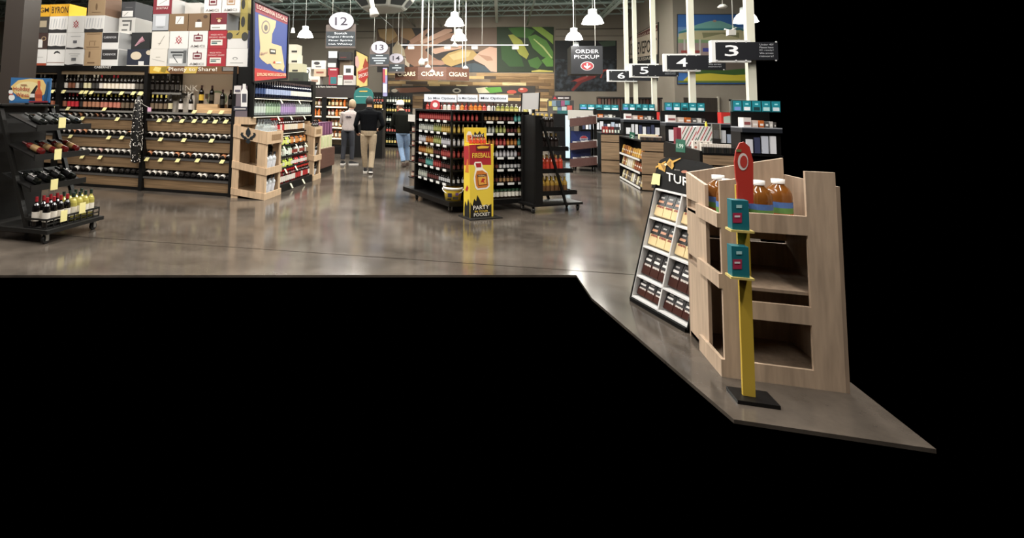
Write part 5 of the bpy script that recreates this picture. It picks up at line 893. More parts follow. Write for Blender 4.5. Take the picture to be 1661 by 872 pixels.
# ================================================================ FLAME-PRINT FLOOR STAND
Q = U(762.4, 355, ('z', 0)); wF = (U(797.5, 351.5, ('z', 0))-Q).dot(E1); dF = .17; XF = frame(Q); B_ = lambda: MB(XF); PFr = (Q, -E2); PFl = (Q, -E1)
t = thing('fireball_stand', 'tall red and yellow flame-printed cardboard floor stand before the gondola', 'stand', Q)
zb = U(780, 234, PFr).z; zc = U(775, 207, (Q+E2*.15, -E2)).z
B_().box(0, wF, 0, dF, .015, zb, M('#e0c23a', .5)).build('body', t); B_().box(-.06, wF+.09, -.1, dF+.04, 0, .015, M('#151413', .5)).build('foot', t)
B_().box(0, wF-.02, dF-.02, dF, zb, zc, M('#e0c23a', .5)).build('header_card', t)
mb = MB(); paint(mb, PFr, [('#e2c440', [(762.6, 354), (797.2, 350.5), (795.8, 233), (760.8, 235)]), ('#a5222a', [(761.5, 267), (796.4, 267), (795.8, 233), (760.8, 235)]), ('#17140f', [(762.6, 354), (797.2, 350.5), (796.9, 330), (793, 333), (788, 331), (783, 336), (779, 325), (774, 316), (772, 326), (769, 322), (766, 334), (763, 328)]), ('#f2ead8', [(768.5, 266), (770, 262.5), (780, 262), (782, 266), (782.5, 272), (790, 279), (793, 288), (794, 302), (790, 306), (774, 308), (770.5, 304), (768, 290), (769.5, 280), (771, 273)]), ('#a5222a', [(771, 264.5), (780, 264), (780.5, 271), (772.5, 271.5)]), ('#c9752c', [(773, 277), (782, 276), (790, 281), (792, 300), (789, 303.5), (775, 305), (772, 301), (770.5, 286)]), ('#3a1c14', [(773.5, 283), (788.5, 282), (790, 299.5), (775.5, 301)]), ('#e0a040', [(774.8, 287), (788, 286.2), (789, 298.5), (776.3, 299.8)]), ('#b02a22', [(779, 296), (782, 289), (787, 290), (784, 293), (786, 297), (782, 295)])], .002, .0007)
wl = M('#efe9dc', .5); yl = M('#ecc64a', .5)
textp(mb, PFr, 'FIREBALL', 765.5, 256, 794.5, 255, 8, yl, .01); textp(mb, PFr, 'FIREBALL', 775, 286, 787.5, 285.3, 2.2, M('#e0c090', .5), .01)
textp(mb, PFr, 'PARTY', 767, 340, 792.5, 338, 6.5, wl, .01); textp(mb, PFr, 'IN YOUR', 769.5, 344.5, 791, 343, 3.3, yl, .01); textp(mb, PFr, 'POCKET', 768, 351, 794, 349, 5.5, wl, .01)
paint(mb, PFr, [('#5a1a1e', rect(772, 235, 794, 244)), ('#e0b23a', [(773, 238), (780, 236), (793, 237), (791, 240), (775, 241)])], .008)
mb.build('print', t, fix=False); mb = MB()
paint(mb, PFl, [('#a5222a', [(753.2, 268), (761.4, 267), (760.7, 236), (752.5, 237)]), ('#c9752c', [(754.5, 279), (758, 258), (759.5, 258), (760.5, 280)]), ('#17140f', [(753.5, 352.5), (762.2, 354), (761.8, 330), (759.5, 322), (757.5, 334), (755, 326), (753.5, 336)]), ('#a5222a', [(755, 308), (758, 300), (760, 304), (758, 310)])], .002, .0007); mb.build('print', t, fix=False)
mb = MB(); PH = (Q+E2*(dF-.02), -E2)
paint(mb, PH, [('#e0c23a', rect(755, 208, 786, 236)), ('#17140f', [(766, 232), (764, 216), (768, 220), (770, 213), (774, 218), (778, 212), (781, 218), (785, 215), (785, 232)]), ('#e8e0cc', [(757, 230), (756.5, 218), (759, 213), (763, 213), (766, 219), (766, 230)]), ('#c9752c', [(758, 229), (757.6, 219), (764.5, 219), (765, 229)])], .002, .0007)
textp(mb, PH, 'PARTY', 768, 222, 784, 221.5, 3.6, wl, .008); textp(mb, PH, 'IN YOUR', 769.5, 225.5, 783, 225, 2.2, yl, .008); textp(mb, PH, 'POCKET', 768, 230, 784, 229.5, 3.4, wl, .008); mb.build('print', t, fix=False)
for k in range(5):
    p = XF @ Vector((.05+.06*k, .08, zb)); inst(bottle('mini', M('#a8552a', .15), '#c23a2a', '#8a1c20'), 'mini_bottle', p, 0, 0, 'small amber bottle with red cap standing in the flame stand tray', 'bottle', 'bottles in the flame stand tray', (1.2, 1.2, 1.0))
# ================================================================ SIDE RACK OF WINE ON WHEELS
RK = Vector((.46, 8.36, 0)); XR = frame(RK); B_ = lambda: MB(XR); t = thing('side_wine_rack', 'black wheeled A-frame rack of upright bottles at the gondola end', 'rack', RK+E1*.4+E2*.3); fr = M('#141312', .45, spec=.3)
B_().box(0, .98, 0, .34, .1, .135, fr).build('base', t)
for a_, b_ in ((.06, .05), (.92, .05), (.06, .29), (.92, .29)): p = XR @ Vector((a_, b_, 0)); caster(t, p.x, p.y)
for b_ in (.0, .3):
    B_().box(.06, .2, b_, b_+.04, .135, 1.47, fr).build('upright', t); B_().bar((.16, b_+(-.02 if b_ == 0 else .06), 1.42), (.62, b_+(-.02 if b_ == 0 else .06), .13), .035, .03, fr).build('leg', t)
B_().box(.1, .14, .04, .3, .135, 1.47, M('#121110', .5)).build('back_panel', t)
rk = [(U(900, 212, (RK, -E2)).z, .62, ('#1a1512', '#1f1815', '#c9ab5a', 'dark sparkling wine bottle with gold foil')), (U(900, 244, (RK, -E2)).z, .7, ('#1c1412', '#241a16', '#c2a468', 'dark wine bottle with tan foil')), (U(900, 280, (RK, -E2)).z, .78, ('#b8452c', '#c23a2a', '#d0b070', 'rose-red wine bottle with gold foil')), (U(900, 316, (RK, -E2)).z, .86, ('#a8853a', '#6a4a2a', '#c9a84a', 'golden wine bottle with gold foil'))]
for z, ln, (g, l, c, d) in rk:
    B_().box(.14, ln, .03, .31, z-.01, z+.005, fr).box(.14, ln, .015, .03, z-.01, z+.06, fr).box(.14, ln, .31, .325, z-.01, z+.06, fr).box(ln, ln+.02, .015, .325, z-.01, z+.05, fr).build('tray', t)
    for r in range(2):
        n = int((ln-.2)/.085)
        for k in range(n): p = XR @ Vector((.2+.085*k, .1+.12*r, z+.005)); inst(bottle('wine', g, l, c), 'wine_bottle', p, 0, 0, d+' in the wheeled side rack', 'bottle', d+'s in the side rack', (1, 1, .85))
# ================================================================ GONDOLA BEHIND, WITH MINI OPTIONS SIGNS
YB = 12.5; PB2 = ('y', YB); a, b = U(686, 153, PB2), U(868, 150, PB2); t = thing('options_gondola', 'black gondola with mini options header signs behind the turned gondola', 'shelving', ((a.x+b.x)/2, YB+.3, 0)); zs = U(690, 180, PB2).z
MB().box(a.x, b.x, YB+.35, YB+.4, 0, 1.75, M('#3a2f28', .6)).build('back_panel', t); MB().box(a.x, b.x, YB, YB+.4, 0, .15, gl).build('base_deck', t)
for x in (a.x, b.x-.04): MB().box(x, x+.04, YB, YB+.4, .15, 1.75, gl).build('end_panel', t)
for z in (.5, .85, 1.2, 1.45): MB().box(a.x, b.x, YB+.02, YB+.35, z-.02, z, gl).build('shelf', t)
for x0, x1, s, e in ((688, 741, 'So Mini Options', 694), (742, 775, 'So Mini Options', 744), (777, 824, 'Mini Options', 780)):
    q0, q1 = U(x0, 164.5, PB2), U(x1, 153.5, PB2); MB().box(q0.x, q1.x, YB-.02, YB, q0.z, q1.z, M('#d5dae2', .5)).build('header_sign', t)
    mb = MB(); textp(mb, ('y', YB-.02), s, e, 162, x1-3, 162.4, 5, M('#2a2c3a', .5), .004, True); mb.build('print', t, fix=False)
    MB().box((q0.x+q1.x)/2-.01, (q0.x+q1.x)/2+.01, YB, YB+.02, 1.4, q0.z+.05, gl).build('sign_post', t)
for k in range(24):
    x = a.x+.1+k*(b.x-a.x-.2)/23; d, g, l, c = (('red packet bottle', '#b04038', '#c9584c', '#8a2420'), ('white-labelled bottle', '#d0ccc2', '#dcd8ce', '#7a2a26'), ('orange bottle', '#c9702a', '#d88a3a', '#8a2a1a'), ('olive bottle', '#7a7a3a', '#c2b86a', '#d8d4c0'))[(0, 0, 1, 0, 1, 1, 0, 1, 2, 0, 2, 2, 2, 0, 1, 1, 3, 3, 3, 3, 3, 1, 3, 1)[k]]
    inst(bottle('spirit', g, l, c), 'mini_bottle', (x, YB+.1, 1.45), 0, 0, d+' on the options gondola under the signs', 'bottle', 'bottles on the options gondola', (1.1, 1.1, .8))
p = U(706, 170, ('y', YB-.03)); o = thing('round_badge', 'round red badge sign hanging under the first options sign', 'sign', (p.x, YB-.03, p.z-.06)); mb = MB(); mb.cyl((p.x, YB-.04, p.z), (p.x, YB-.03, p.z), .115, M('#b0363a', .5), 20).build('disc', o); mb = MB(); mb.cyl((p.x, YB-.045, p.z), (p.x, YB-.042, p.z), .06, M('#e2d0cc', .5), 16).build('emblem', o); MB().box(p.x-.01, p.x+.01, YB-.03, YB-.02, p.z, U(706, 163, PB2).z, gl).build('hanger', o)
# ================================================================ PEPSI BASKET RACK
Yp = 14.75; t = thing('basket_rack', 'black wheeled rack with curved brown baskets around a blue soda panel', 'rack', (2.2, Yp, 0)); PY = ('y', Yp)
bkm = M('#4a2c26', .6, kind='heather'); px0, px1 = U(926, 180, PY).x, U(968, 180, PY).x
MB().box(px0+.05, px1+.02, Yp+.1, Yp+.6, .1, .14, gl).build('base', t)
for x, y in ((px0+.12, Yp+.16), (px1-.04, Yp+.16), (px1-.04, Yp+.54), (px0+.12, Yp+.54)): caster(t, x, y)
for x, z1 in ((px1-.05, 1.62),): MB().box(x, x+.07, Yp+.15, Yp+.22, .14, z1, gl).build('post', t)
for yt, yb in ((193, 206), (233, 244), (259, 272)):
    z1, z0 = U(945, yt, PY).z, U(945, yb, PY).z; n = 9; pts = []
    for i in range(n): u = i/(n-1); pts.append((px0-.02+(px1-px0)*u, Yp+.05-.22*math.sin(math.pi*u*.55+.2)+.1, .1*u))
    mb = MB()
    for (xa, ya, da), (xb, yb_, db) in zip(pts, pts[1:]): mb.hexa([(xa, ya, z0+da), (xb, yb_, z0+db), (xb, yb_+.02, z0+db), (xa, ya+.02, z0+da), (xa, ya, z1+da), (xb, yb_, z1+db), (xb, yb_+.02, z1+db), (xa, ya+.02, z1+da)], bkm)
    mb.hexa([(px0, Yp-.05, z0), (px1, Yp-.05, z0+.1), (px1, Yp+.4, z0+.1), (px0, Yp+.4, z0), (px0, Yp-.05, z0+.02), (px1, Yp-.05, z0+.12), (px1, Yp+.4, z0+.12), (px0, Yp+.4, z0+.02)], bkm); mb.build('basket', t)
    for k in range(6): MB().box(px0+.06+.1*k, px0+.15+.1*k, Yp+.08, Yp+.2, z0+.05+.014*k, z1+.04+.014*k, M(('#b8b2b0', '#6a6466', '#c9c4c0')[k % 3], .6)).build('packet', t)
a, b = U(926, 212, ('y', Yp+.3)), U(958, 258, ('y', Yp+.3)); MB().box(a.x, b.x, Yp+.3, Yp+.33, .14, a.z, M('#1f2f66', .4)).build('blue_panel', t)
mb = MB(); pq = ('y', Yp+.3); paint(mb, pq, [('#c9ccd6', oval(947, 225, 6.5, 5)), ('#b8323a', [(940.8, 224), (943, 221.3), (947, 220), (951, 221.3), (953.2, 224)]), ('#23408c', [(941.5, 227.5), (952.5, 227.5), (949, 229.6), (945, 229.6)])], .003, .002); textp(mb, pq, 'PEPSI', 942, 227, 952, 227, 2.4, M('#1c2a5c', .5), .012); mb.build('print', t, fix=False)
a, b = U(921, 178, ('y', Yp+.45)), U(962, 192, ('y', Yp+.45)); MB().box(a.x, b.x, Yp+.45, Yp+.48, 1.3, a.z, M('#b9b5ae', .5)).box(b.x-.05, b.x, Yp+.45, Yp+.48, .14, 1.3, gl).build('grey_panel', t)
# magazine booth far behind, with a small banner
Ym = 20; PM = ('y', Ym); a, b = U(889, 162, PM), U(931, 185, PM); t = thing('magazine_booth', 'colourful magazine booth with a small dark banner behind the side rack', 'stand', (a.x, Ym, 0))
MB().box(a.x, b.x, Ym, Ym+.3, 0, a.z, M('#4a4644', .6)).build('body', t); q0, q1 = U(896, 161.5, PM), U(926, 155.5, PM); MB().box(q0.x, q1.x, Ym, Ym+.04, q0.z, q1.z, M('#2c2226', .5)).build('banner', t)
mb = MB(); paint(mb, PM, [('#c9c2c2', rect(905, 157.8, 914, 159.8)), ('#c9c2c2', rect(915.5, 157.8, 923, 159.8))], .004); paint(mb, PM, [('#a82c34', [(897, 160.5), (903, 160.5), (900, 155.8)])], .004); mb.build('print', t, fix=False)
random.seed(8)
for k, (x, y, w_, h_, c) in enumerate(((890, 164, 5, 8, '#a89a4a'), (895, 163, 7, 9, '#6a7a8a'), (903, 163, 6, 10, '#3a4a5a'), (910, 163, 6, 9, '#8a4a6a'), (916, 163, 8, 7, '#4a8a90'), (920, 171, 8, 7, '#c25a50'), (911, 173, 8, 8, '#b0b8b8'), (897, 173, 7, 6, '#9aa07a'), (904, 174, 6, 7, '#5a6a8a'))): MB().prism([U(p, q, PM)+Vector((0, -.02, 0)) for p, q in rect(x, y, x+w_, y+h_)], (0, .02, 0), M(c, .5)).build('magazine', t)
a, b = U(905, 179, ('y', 18.6)), U(922, 185.5, ('y', 18.6)); o = thing('teal_bin', 'teal display bin on a dark stand before the magazine booth', 'bin', (a.x, 18.7, 0)); MB().box(a.x, b.x, 18.6, 18.9, b.z, a.z, M('#1f5a5a', .6)).build('bin', o); MB().box(a.x+.05, b.x-.05, 18.65, 18.85, 0, b.z, gl).build('stand', o)
a, b = U(917, 186, ('y', 17.6)), U(925, 292, ('y', 17.6)); o = thing('cooler', 'narrow pale blue glowing drinks cooler behind the side rack', 'cooler', (a.x, 17.7, 0)); MB().box(a.x-.35, b.x+.03, 17.62, 18.1, 0, a.z+.03, gl).build('cabinet', o); MB().box(a.x, b.x, 17.6, 17.62, .08, a.z-.02, M('#b8d4e2', .2, emit=.5)).build('glass_door', o)
# ================================================================ TILL COUNTERS
tw = M('#8a7258', .5, kind='woodx'); tb = M('#0d0c0c', .45, spec=.25)
def counter(label, x0, x1, y0, y1, zt, side=True, goods=None):
    t = thing('till_counter', label, 'counter', (x0, y0, 0)); e = x0+(.02 if not side else .0)
    MB().box(x0+(.3 if side else 0), x1, y0+.03, y1, .0, zt-.03, tb).build('carcass', t)
    for z0, z1 in ((0.02, .31), (.335, .765), (.79, zt-.035)): MB().box(x0+(.02 if side else 0), x1, y0, y0+.03, z0, z1, tw).build('wood_panel', t)
    MB().box(x0, x1, y0-.005, y1, zt-.03, zt, tb).build('worktop', t)
    if side:
        for z in (.06, .36, .62): MB().box(x0, x0+.3, y0+.03, y1, z-.04, z, tb).build('shelf', t); MB().box(x0-.006, x0, y0+.1, y1-.05, z-.045, z-.005, M('#d2cfca', .5)).build('shelf_strip', t)
        MB().box(x0, x0+.3, y1-.03, y1, 0, zt-.03, tb).build('end_panel', t)
    return t
cB = counter('wood-fronted till counter with snack shelves on its side', 2.72, 3.17, 11.62, 13.6, 1.0)
random.seed(14)
for z, cs, nm_ in ((.06, ('#c9bd96', '#b8a070', '#5a5048', '#d0ccc4'), 'bottom'), (.36, ('#b39a6a', '#8a4a2a', '#d2c9b8'), 'middle'), (.62, ('#b8893a', '#a86a2a', '#c9a04a', '#7a4a20'), 'top')):
    for k in range(11):
        h_ = random.uniform(.15, .21); y = 11.72+.165*k; c = random.choice(cs); mb = MB(); mb.hexa([(2.75, y, z), (2.86, y, z), (2.86, y+.13, z), (2.75, y+.13, z), (2.79, y+.005, z+h_), (2.82, y+.005, z+h_), (2.82, y+.125, z+h_), (2.79, y+.125, z+h_)], M(c, .4)); mb.box(2.765, 2.8, y+.02, y+.11, z+.04, z+.09, M('#d8d4ca', .5))
        tag(mb.build('snack_bag', org=(2.8, y+.06, z)), 'small snack bag on the %s side shelf of the wood till counter' % nm_, 'snack', 'snacks on the %s till shelf' % nm_)
cA = counter('wood-fronted till counter beside the soda basket rack', 2.5, 2.98, 14.62, 16.0, 1.0, False)
cC = counter('near wood-fronted till counter with a rounded black side', 2.98, 3.42, 9.02, 10.9, .97, False)
n = 8; pts = [(2.94, 9.05, .74), (2.94, 10.9, .74), (2.94, 10.9, .93)]+[(2.94, 10.9-.12+.12*math.cos(a), .93+.1*math.sin(a)) for a in [math.pi/2*k/n for k in range(1, n+1)]]+[(2.94, 9.05, .99)]
MB().prism(pts, (.035, 0, 0), tb).build('side_bumper', cC)
# register units: black cabinet, shelf of goods, teal screen strip
def unit(n, Y, x0, x1, xs0, xs1, desc, wide):
    t = thing('till_unit', 'black till back unit with stocked shelf, '+desc, 'cabinet', (x0, Y, 0))
    MB().box(x0, x1, Y+.06, Y+.4, 0, 1.3, tb).build('carcass', t); MB().box(x0, x1, Y, Y+.4, 1.3, 1.36, M('#23262c', .4)).build('band', t); MB().box(x0, x1, Y, Y+.4, 1.36, 1.375, M('#8f9298', .4)).build('top_shelf', t)
    MB().box(x0, x1, Y+.36, Y+.4, 1.375, 1.6, tb).build('riser', t)
    for z in (.98,): MB().box(x0, x1, Y, Y+.06, z-.02, z, tb).build('shelf', t)
    k = 0; x = x0+.06
    random.seed(n*3)
    while x < x1-.12:
        w_ = random.uniform(.06, .1); h_ = random.uniform(.16, .26); MB().box(x, x+w_, Y+.02, Y+.055, 1.0, 1.0+h_, M(random.choice(('#c2c6d2', '#d0d0d6', '#3a3f5a', '#a9b4c6', '#6a3038', '#e0e0e4')), .5)).build('hanging_pack', t); x += w_+.025
    s = thing('screen_strip', 'teal strip of five card screens above the till unit %s' % desc, 'display', (xs0, Y+.37, 1.6)); W = xs1-xs0
    MB().box(xs0, xs1, Y+.36, Y+.42, 1.6, 1.775, M('#12454a', .4)).build('housing', s)
    for j in range(5):
        a_ = xs0+W*(j+.08)/5; b_ = xs0+W*(j+.92)/5; MB().box(a_, b_, Y+.35, Y+.36, 1.612, 1.765, M('#1f7a86', .4, emit=.25)).build('screen', s)
        mb = MB(); mb.poly([(a_+.012, Y+.349, 1.622), (b_-.012, Y+.349, 1.622), (b_-.012, Y+.349, 1.675), (a_+.012, Y+.349, 1.675)], M(('#6a86c2', '#d8dce0', '#1c3a40', '#a8d0d0', '#c6d4d8')[j], .4, emit=.2)); w2 = b_-a_; mb.poly([(a_+w2*.3, Y+.349, 1.71), (b_-w2*.3, Y+.349, 1.71), (b_-w2*.3, Y+.349, 1.73), (a_+w2*.3, Y+.349, 1.73)], M('#8ed0d6', .4, emit=.3)); mb.build('print', s, fix=False)
    for j, (u, w_, h_, c, d) in enumerate(((.03, .2, .14, '#d8d0cc', 'white carton of lighters'), (.26, .14, .1, '#c9b8ae', 'beige candy tray'), (.43, .12, .1, '#b8622a', 'orange candy box'), (.57, .1, .09, '#5a5654', 'dark mint tin'), (.69, .08, .09, '#c2beb8', 'pale mint tin'), (.79, .06, .08, '#4a4644', 'small black tin'))):
        xx = x0+.02+(min(xs1, x1)-x0)*u; mb = MB(); mb.box(xx, xx+w_*.9*wide, Y+.04, Y+.22, 1.3755, 1.375+h_, M(c, .5)); mb.box(xx+.01, xx+w_*.9*wide-.01, Y+.036, Y+.04, 1.375+h_*.25, 1.375+h_*.55, M('#8a4a4a' if j == 0 else '#e0dcd6', .5)); tag(mb.build('counter_goods', org=(xx, Y+.13, 1.3755)), '%s on the shelf of the unit %s' % (d, desc), 'goods')
    return t
unit(6, 17.45, 2.4, 3.65, 2.42, 3.57, 'behind the soda basket rack', 1.2); unit(5, 14.65, 3.05, 4.0, 3.1, 3.87, 'behind the snack-side till counter', .8); unit(4, 11.65, 3.2, 4.45, 3.28, 4.02, 'behind the striped gift boxes', .8)
unit(3, 8.85, 3.44, 3.95, 3.46, 4.1, 'under lane sign 3', .55)
def redbox(x, y, z, w_, h_, d):
    t = thing('red_display_box', d, 'box', (x, y, z)); MB().box(x, x+w_, y, y+.18, z+.0005, z+h_, M('#c2322c', .5)).build('body', t); mb = MB(); mb.poly([(x+w_*.15, y-.002, z+.01), (x+w_*.85, y-.002, z+.01), (x+w_*.85, y-.002, z+h_*.6), (x+w_*.5, y-.002, z+h_*.7), (x+w_*.15, y-.002, z+h_*.6)], M('#b9c9bc', .5)); mb.build('window', t)
p = U(1170, 196, ('y', 11.7)); redbox(p.x, 11.7, 1.375, .27, .22, 'red display box with a pale window on the till shelf'); p = U(1069, 187, ('y', 14.7)); redbox(p.x, 14.72, 1.375, .12, .2, 'narrow red display box at the shelf end')
# goods on the counters
def sign_card(px, pl, zb, txt, d):
    c = [U(x, y, pl) for x, y in px]; c = [Vector((q.x, q.y, max(q.z, zb))) for q in c]; t = thing('price_card', d, 'sign', c[0]); MB().prism(c, -nrm(pl)*.008, M('#1f5a48', .5)).build('card', t); mb = MB(); (xa, ya), (xb, yb) = px[0], px[1]
    for s, f0, f1, hh in txt: textp(mb, pl, s, xa+(xb-xa)*.15, ya-(ya-px[3][1])*f0, xb-(xb-xa)*.15, yb-(yb-px[2][1])*f0, (ya-px[3][1])*hh, M('#cfe0d4', .5), .004)
    mb.build('print', t, fix=False)
sign_card([(1096, 246), (1111, 247.5), (1111, 227), (1096, 225)], ('x', 2.934), .75, [('1.99', .3, .6, .35)], 'green price card on the near till counter')
sign_card([(1021.5, 228), (1029.5, 229.5), (1029.5, 215), (1021.5, 213.5)], ('y', 12.2), 1.0, [('2', .3, .6, .4)], 'green price card on the snack-side counter')
for k in range(2):
    x0, x1 = ((1106, 1130), (1130.5, 1155))[k]; a, b = U(x0, 229, ('y', 10.6)), U(x1, 205.5, ('y', 10.6)); t = thing('striped_gift_box', 'white gift box with red and green diagonal stripes, %s' % ('with a maroon side beside it', 'beside the clear display stand')[k], 'box', (a.x, 10.6, .97))
    MB().box(a.x, b.x-.004, 10.6, 10.78, .971, b.z, M('#e2dcd8', .5)).build('box', t); mb = MB(); W, H_ = b.x-.004-a.x, b.z-.971
    for j in range(-2, 6):
        c = ('#b8323c', '#2c5a44')[j % 2]; u0 = j*.22; q = [(u0, 0), (u0+.06, 0), (u0+.76, 1), (u0+.7, 1)]; cl = []
        for (ua, va), (ub, vb) in zip(q, q[1:]+q[:1]): cl.append((ua, va))
        def clip(poly, f, g):
            out = []
            for (A, Bq) in zip(poly, poly[1:]+poly[:1]):
                if f(A) >= 0: out.append(A)
                if f(A)*f(Bq) < 0: s_ = f(A)/(f(A)-f(Bq)); out.append((A[0]+(Bq[0]-A[0])*s_, A[1]+(Bq[1]-A[1])*s_))
            return out
        cl = clip(q, lambda P: P[0]-.01, 0); cl = clip(cl, lambda P: .99-P[0], 0) if len(cl) > 2 else cl
        if len(cl) > 2: mb.poly([(a.x+W*u, 10.598-.0005*(j % 2), .971+H_*v) for u, v in cl], M(c, .5))
    mb.build('stripes', t, fix=False)
zgift = U(1155, 205.5, ('y', 10.6)).z; xgift = U(1106, 229, ('y', 10.6)).x
a, b = U(1098, 229, ('y', 10.62)), U(1105.5, 207, ('y', 10.62)); b.x = xgift-.002; t = tag(MB().box(a.x, b.x, 10.62, 10.8, .971, b.z, M('#7a1f30', .5)).build('maroon_box', org=(a.x, 10.7, .971)), 'maroon box next to the striped gift boxes', 'box')
p = U(1150, 206, ('y', 10.55)); tag(MB().lathe([(0, .0), (.02, 0), (.022, .05), (.008, .07), (.008, .09), (0, .09)], M('#d2c23a', .4), (p.x, 10.68, zgift), 10).build('yellow_bottle', org=(p.x, 10.68, zgift)), 'tiny yellow bottle on top of a striped gift box', 'bottle')
for k in range(12):
    x = 3.0+.034*k; o = MB().box(x, x+.03, 9.06, 9.16, .971, 1.05, M(('#22221f', '#2c2824', '#1c1c1c')[k % 3], .4)).box(x, x+.03, 9.155, 9.2, .971, 1.1, M('#d8cfc4', .5)).build('candy_pack', org=(x, 9.1, .971)); tag(o, 'dark candy pack with pale card on the near till counter edge', 'candy', 'candy packs on the near till counter')
for k in range(9):
    x = 2.74+.046*k; o = MB().box(x, x+.042, 11.66, 11.76, 1.001, 1.06, M(('#3a322c', '#4a3a30', '#2c2826')[k % 3], .4)).box(x, x+.042, 11.755, 11.77, 1.001, 1.08, M('#c9c0b4', .5)).build('candy_pack', org=(x, 11.7, 1.001)); tag(o, 'brown candy pack along the edge of the snack-side counter', 'candy', 'candy packs on the snack-side counter')
tag(MB().box(2.8, 3.15, 12.0, 12.15, 1.001, 1.1, M('#d8c9a8', .5)).box(3.1, 3.15, 11.995, 12.0, 1.02, 1.08, M('#a84a40', .5)).build('cream_box', org=(3.0, 12.05, 1.001)), 'long cream box lying on the snack-side counter', 'box')
for k in range(3): x = 2.99+.09*k; o = MB().box(x, x+.08, 9.5, 9.56, .971, 1.12, M('#e0d6cc', .5)).cyl((x+.04, 9.499, 1.09), (x+.04, 9.495, 1.09), .012, M('#2a2422', .4), 8).cyl((x+.04, 9.499, 1.02), (x+.04, 9.495, 1.02), .02, M('#b06a5a', .4), 8).build('lip_card', org=(x, 9.53, .971)); tag(o, 'white carded trinket standing behind the green price card', 'goods', 'carded trinkets on the near counter')
for k in range(6):
    x = 2.55+.07*k; o = MB().box(x, x+.062, 14.7, 14.82, 1.001, 1.17, M(('#8a2a2a', '#a83a30', '#5a1a1c', '#7a2422', '#2a2a2e', '#262428')[k], .5)).box(x+.01, x+.05, 14.695, 14.7, 1.02, 1.09, M('#cfd8c8', .5)).build('chocolate_box', org=(x, 14.76, 1.001)); tag(o, 'upright red or dark chocolate box on the counter by the soda rack', 'box', 'chocolate boxes by the soda rack')
t = thing('card_stand', 'clear acrylic card stand on the dark till unit', 'stand', (3.62, 11.62, .97)); a, b = U(1155, 224, ('y', 11.62)), U(1168, 201, ('y', 11.62)); MB().box(a.x, b.x, 11.62, 11.625, a.z, b.z, M('#6a665f', .1, alpha=.5)).build('pane', t)
for x in (a.x, b.x): MB().box(x-.008, x+.008, 11.615, 11.63, a.z-.02, b.z, M('#a8a49a', .3)).build('edge', t)
MB().box(a.x, b.x, 11.615, 11.652, a.z-.3, a.z-.005, M('#2a2826', .4)).build('base', t)
# ================================================================ TURIN CHOCOLATE DISPLAY (leaning back, near right)
az = math.radians(-22.5); D1 = Vector((math.sin(az+math.pi), math.cos(az+math.pi), 0)); N1 = Vector((-math.cos(az), math.sin(az), 0))      # D1 runs along the face towards the camera, N1 is its outward normal
top = CAM+ray(1063, 305)*4.45; bot_dir = None; lean = .27
UPV = (Vector((0, 0, 1))-N1*lean); UPV = UPV/UPV.z; O = top-UPV*top.z       # foot of the left edge
PT = (O, N1.cross(Vector((0, 0, 0))) if False else (D1.cross(UPV)).normalized()); nT = PT[1] if PT[1].dot(CAM-O) > 0 else -PT[1]; PT = (O, nT)
t = thing('chocolate_display', 'leaning black cardboard display with white cells of chocolate pouches', 'display', O+D1*.3-N1*.15)
wd = .62; H_ = top.z; dp = .17
pt = lambda u, z, d=0: O+D1*u+UPV*z-N1*d
def slab(u0, u1, z0, z1, d0, d1, m): return MB().hexa([pt(u0, z0, d0), pt(u1, z0, d0), pt(u1, z0, d1), pt(u0, z0, d1), pt(u0, z1, d0), pt(u1, z1, d0), pt(u1, z1, d1), pt(u0, z1, d1)], m)
bk2 = M('#080707', .55, spec=.15); wc = M('#c9c8c6', .6)
slab(-.012, 0, 0.02, H_+.03, -.005, dp+.02, bk2).build('side_panel', t); slab(wd, wd+.012, 0.02, H_+.03, -.005, dp+.02, bk2).build('side_panel', t); slab(0, wd, 0.02, H_, dp, dp+.015, wc).build('back_panel', t)
nrow, ncol = 4, 2; rh = .235
for r in range(nrow+1): z = max(.045, H_-rh*r); slab(0, wd, max(.03, z-.012), max(.042, z), 0, dp, wc).build('cell_shelf', t)
for c in range(ncol+1): u = wd*c/ncol; slab(max(0, u-.006), min(wd, u+.006), .03, H_, 0, dp, wc).build('cell_wall', t)
MB().prism([O+N1*.01, O+D1*wd+N1*.01, O+D1*wd-N1*.42, O-N1*.42], (0, 0, .03), bk2).build('foot', t)
hpx = [(1056.5, 304), (1062, 284), (1066.5, 266), (1071.5, 259), (1080, 255), (1098, 255.5), (1138, 262.5), (1154, 268), (1162, 277), (1160, 334)]
MB().prism([U(x, y, (O-nT*.02, nT)) for x, y in hpx], -nT*.015, bk2).build('header', t); hdr = t.children[-1]
mb = MB(); PHd = (O-nT*.02, nT); gd, gd2 = '#c2953a', '#8a6424'
paint(mb, PHd, [(gd, [(1064, 270), (1080, 261), (1081, 263), (1064, 273)]), (gd, [(1068, 264), (1076, 266), (1081, 267), (1079, 279), (1074, 276), (1069, 274)]), (gd2, [(1072, 266), (1080, 268), (1078, 277)]), (gd, [(1081, 266), (1087, 257), (1093, 262), (1094, 270), (1091, 275), (1086, 270)]), (gd2, [(1083, 266), (1090, 260), (1090, 272)]), (gd, [(1090, 262), (1106, 256), (1105, 258), (1092, 265)]), ('#dccfa8', oval(1081, 267, 2, 2.2)), ('#d8d292', [(1061, 281), (1073, 283), (1071.5, 301), (1057.5, 299)]), ('#a86a52', oval(1112, 279, 5, 2.4))], .003, .001)
textp(mb, PHd, 'TURIN', 1083, 293, 1142, 310.5, 13.5, M('#e6e2dc', .5), .014); textp(mb, PHd, 'SINCE', 1096, 276.5, 1105, 277.5, 1.6, M('#a8a29a', .5), .014); mb.build('print', t, fix=False)
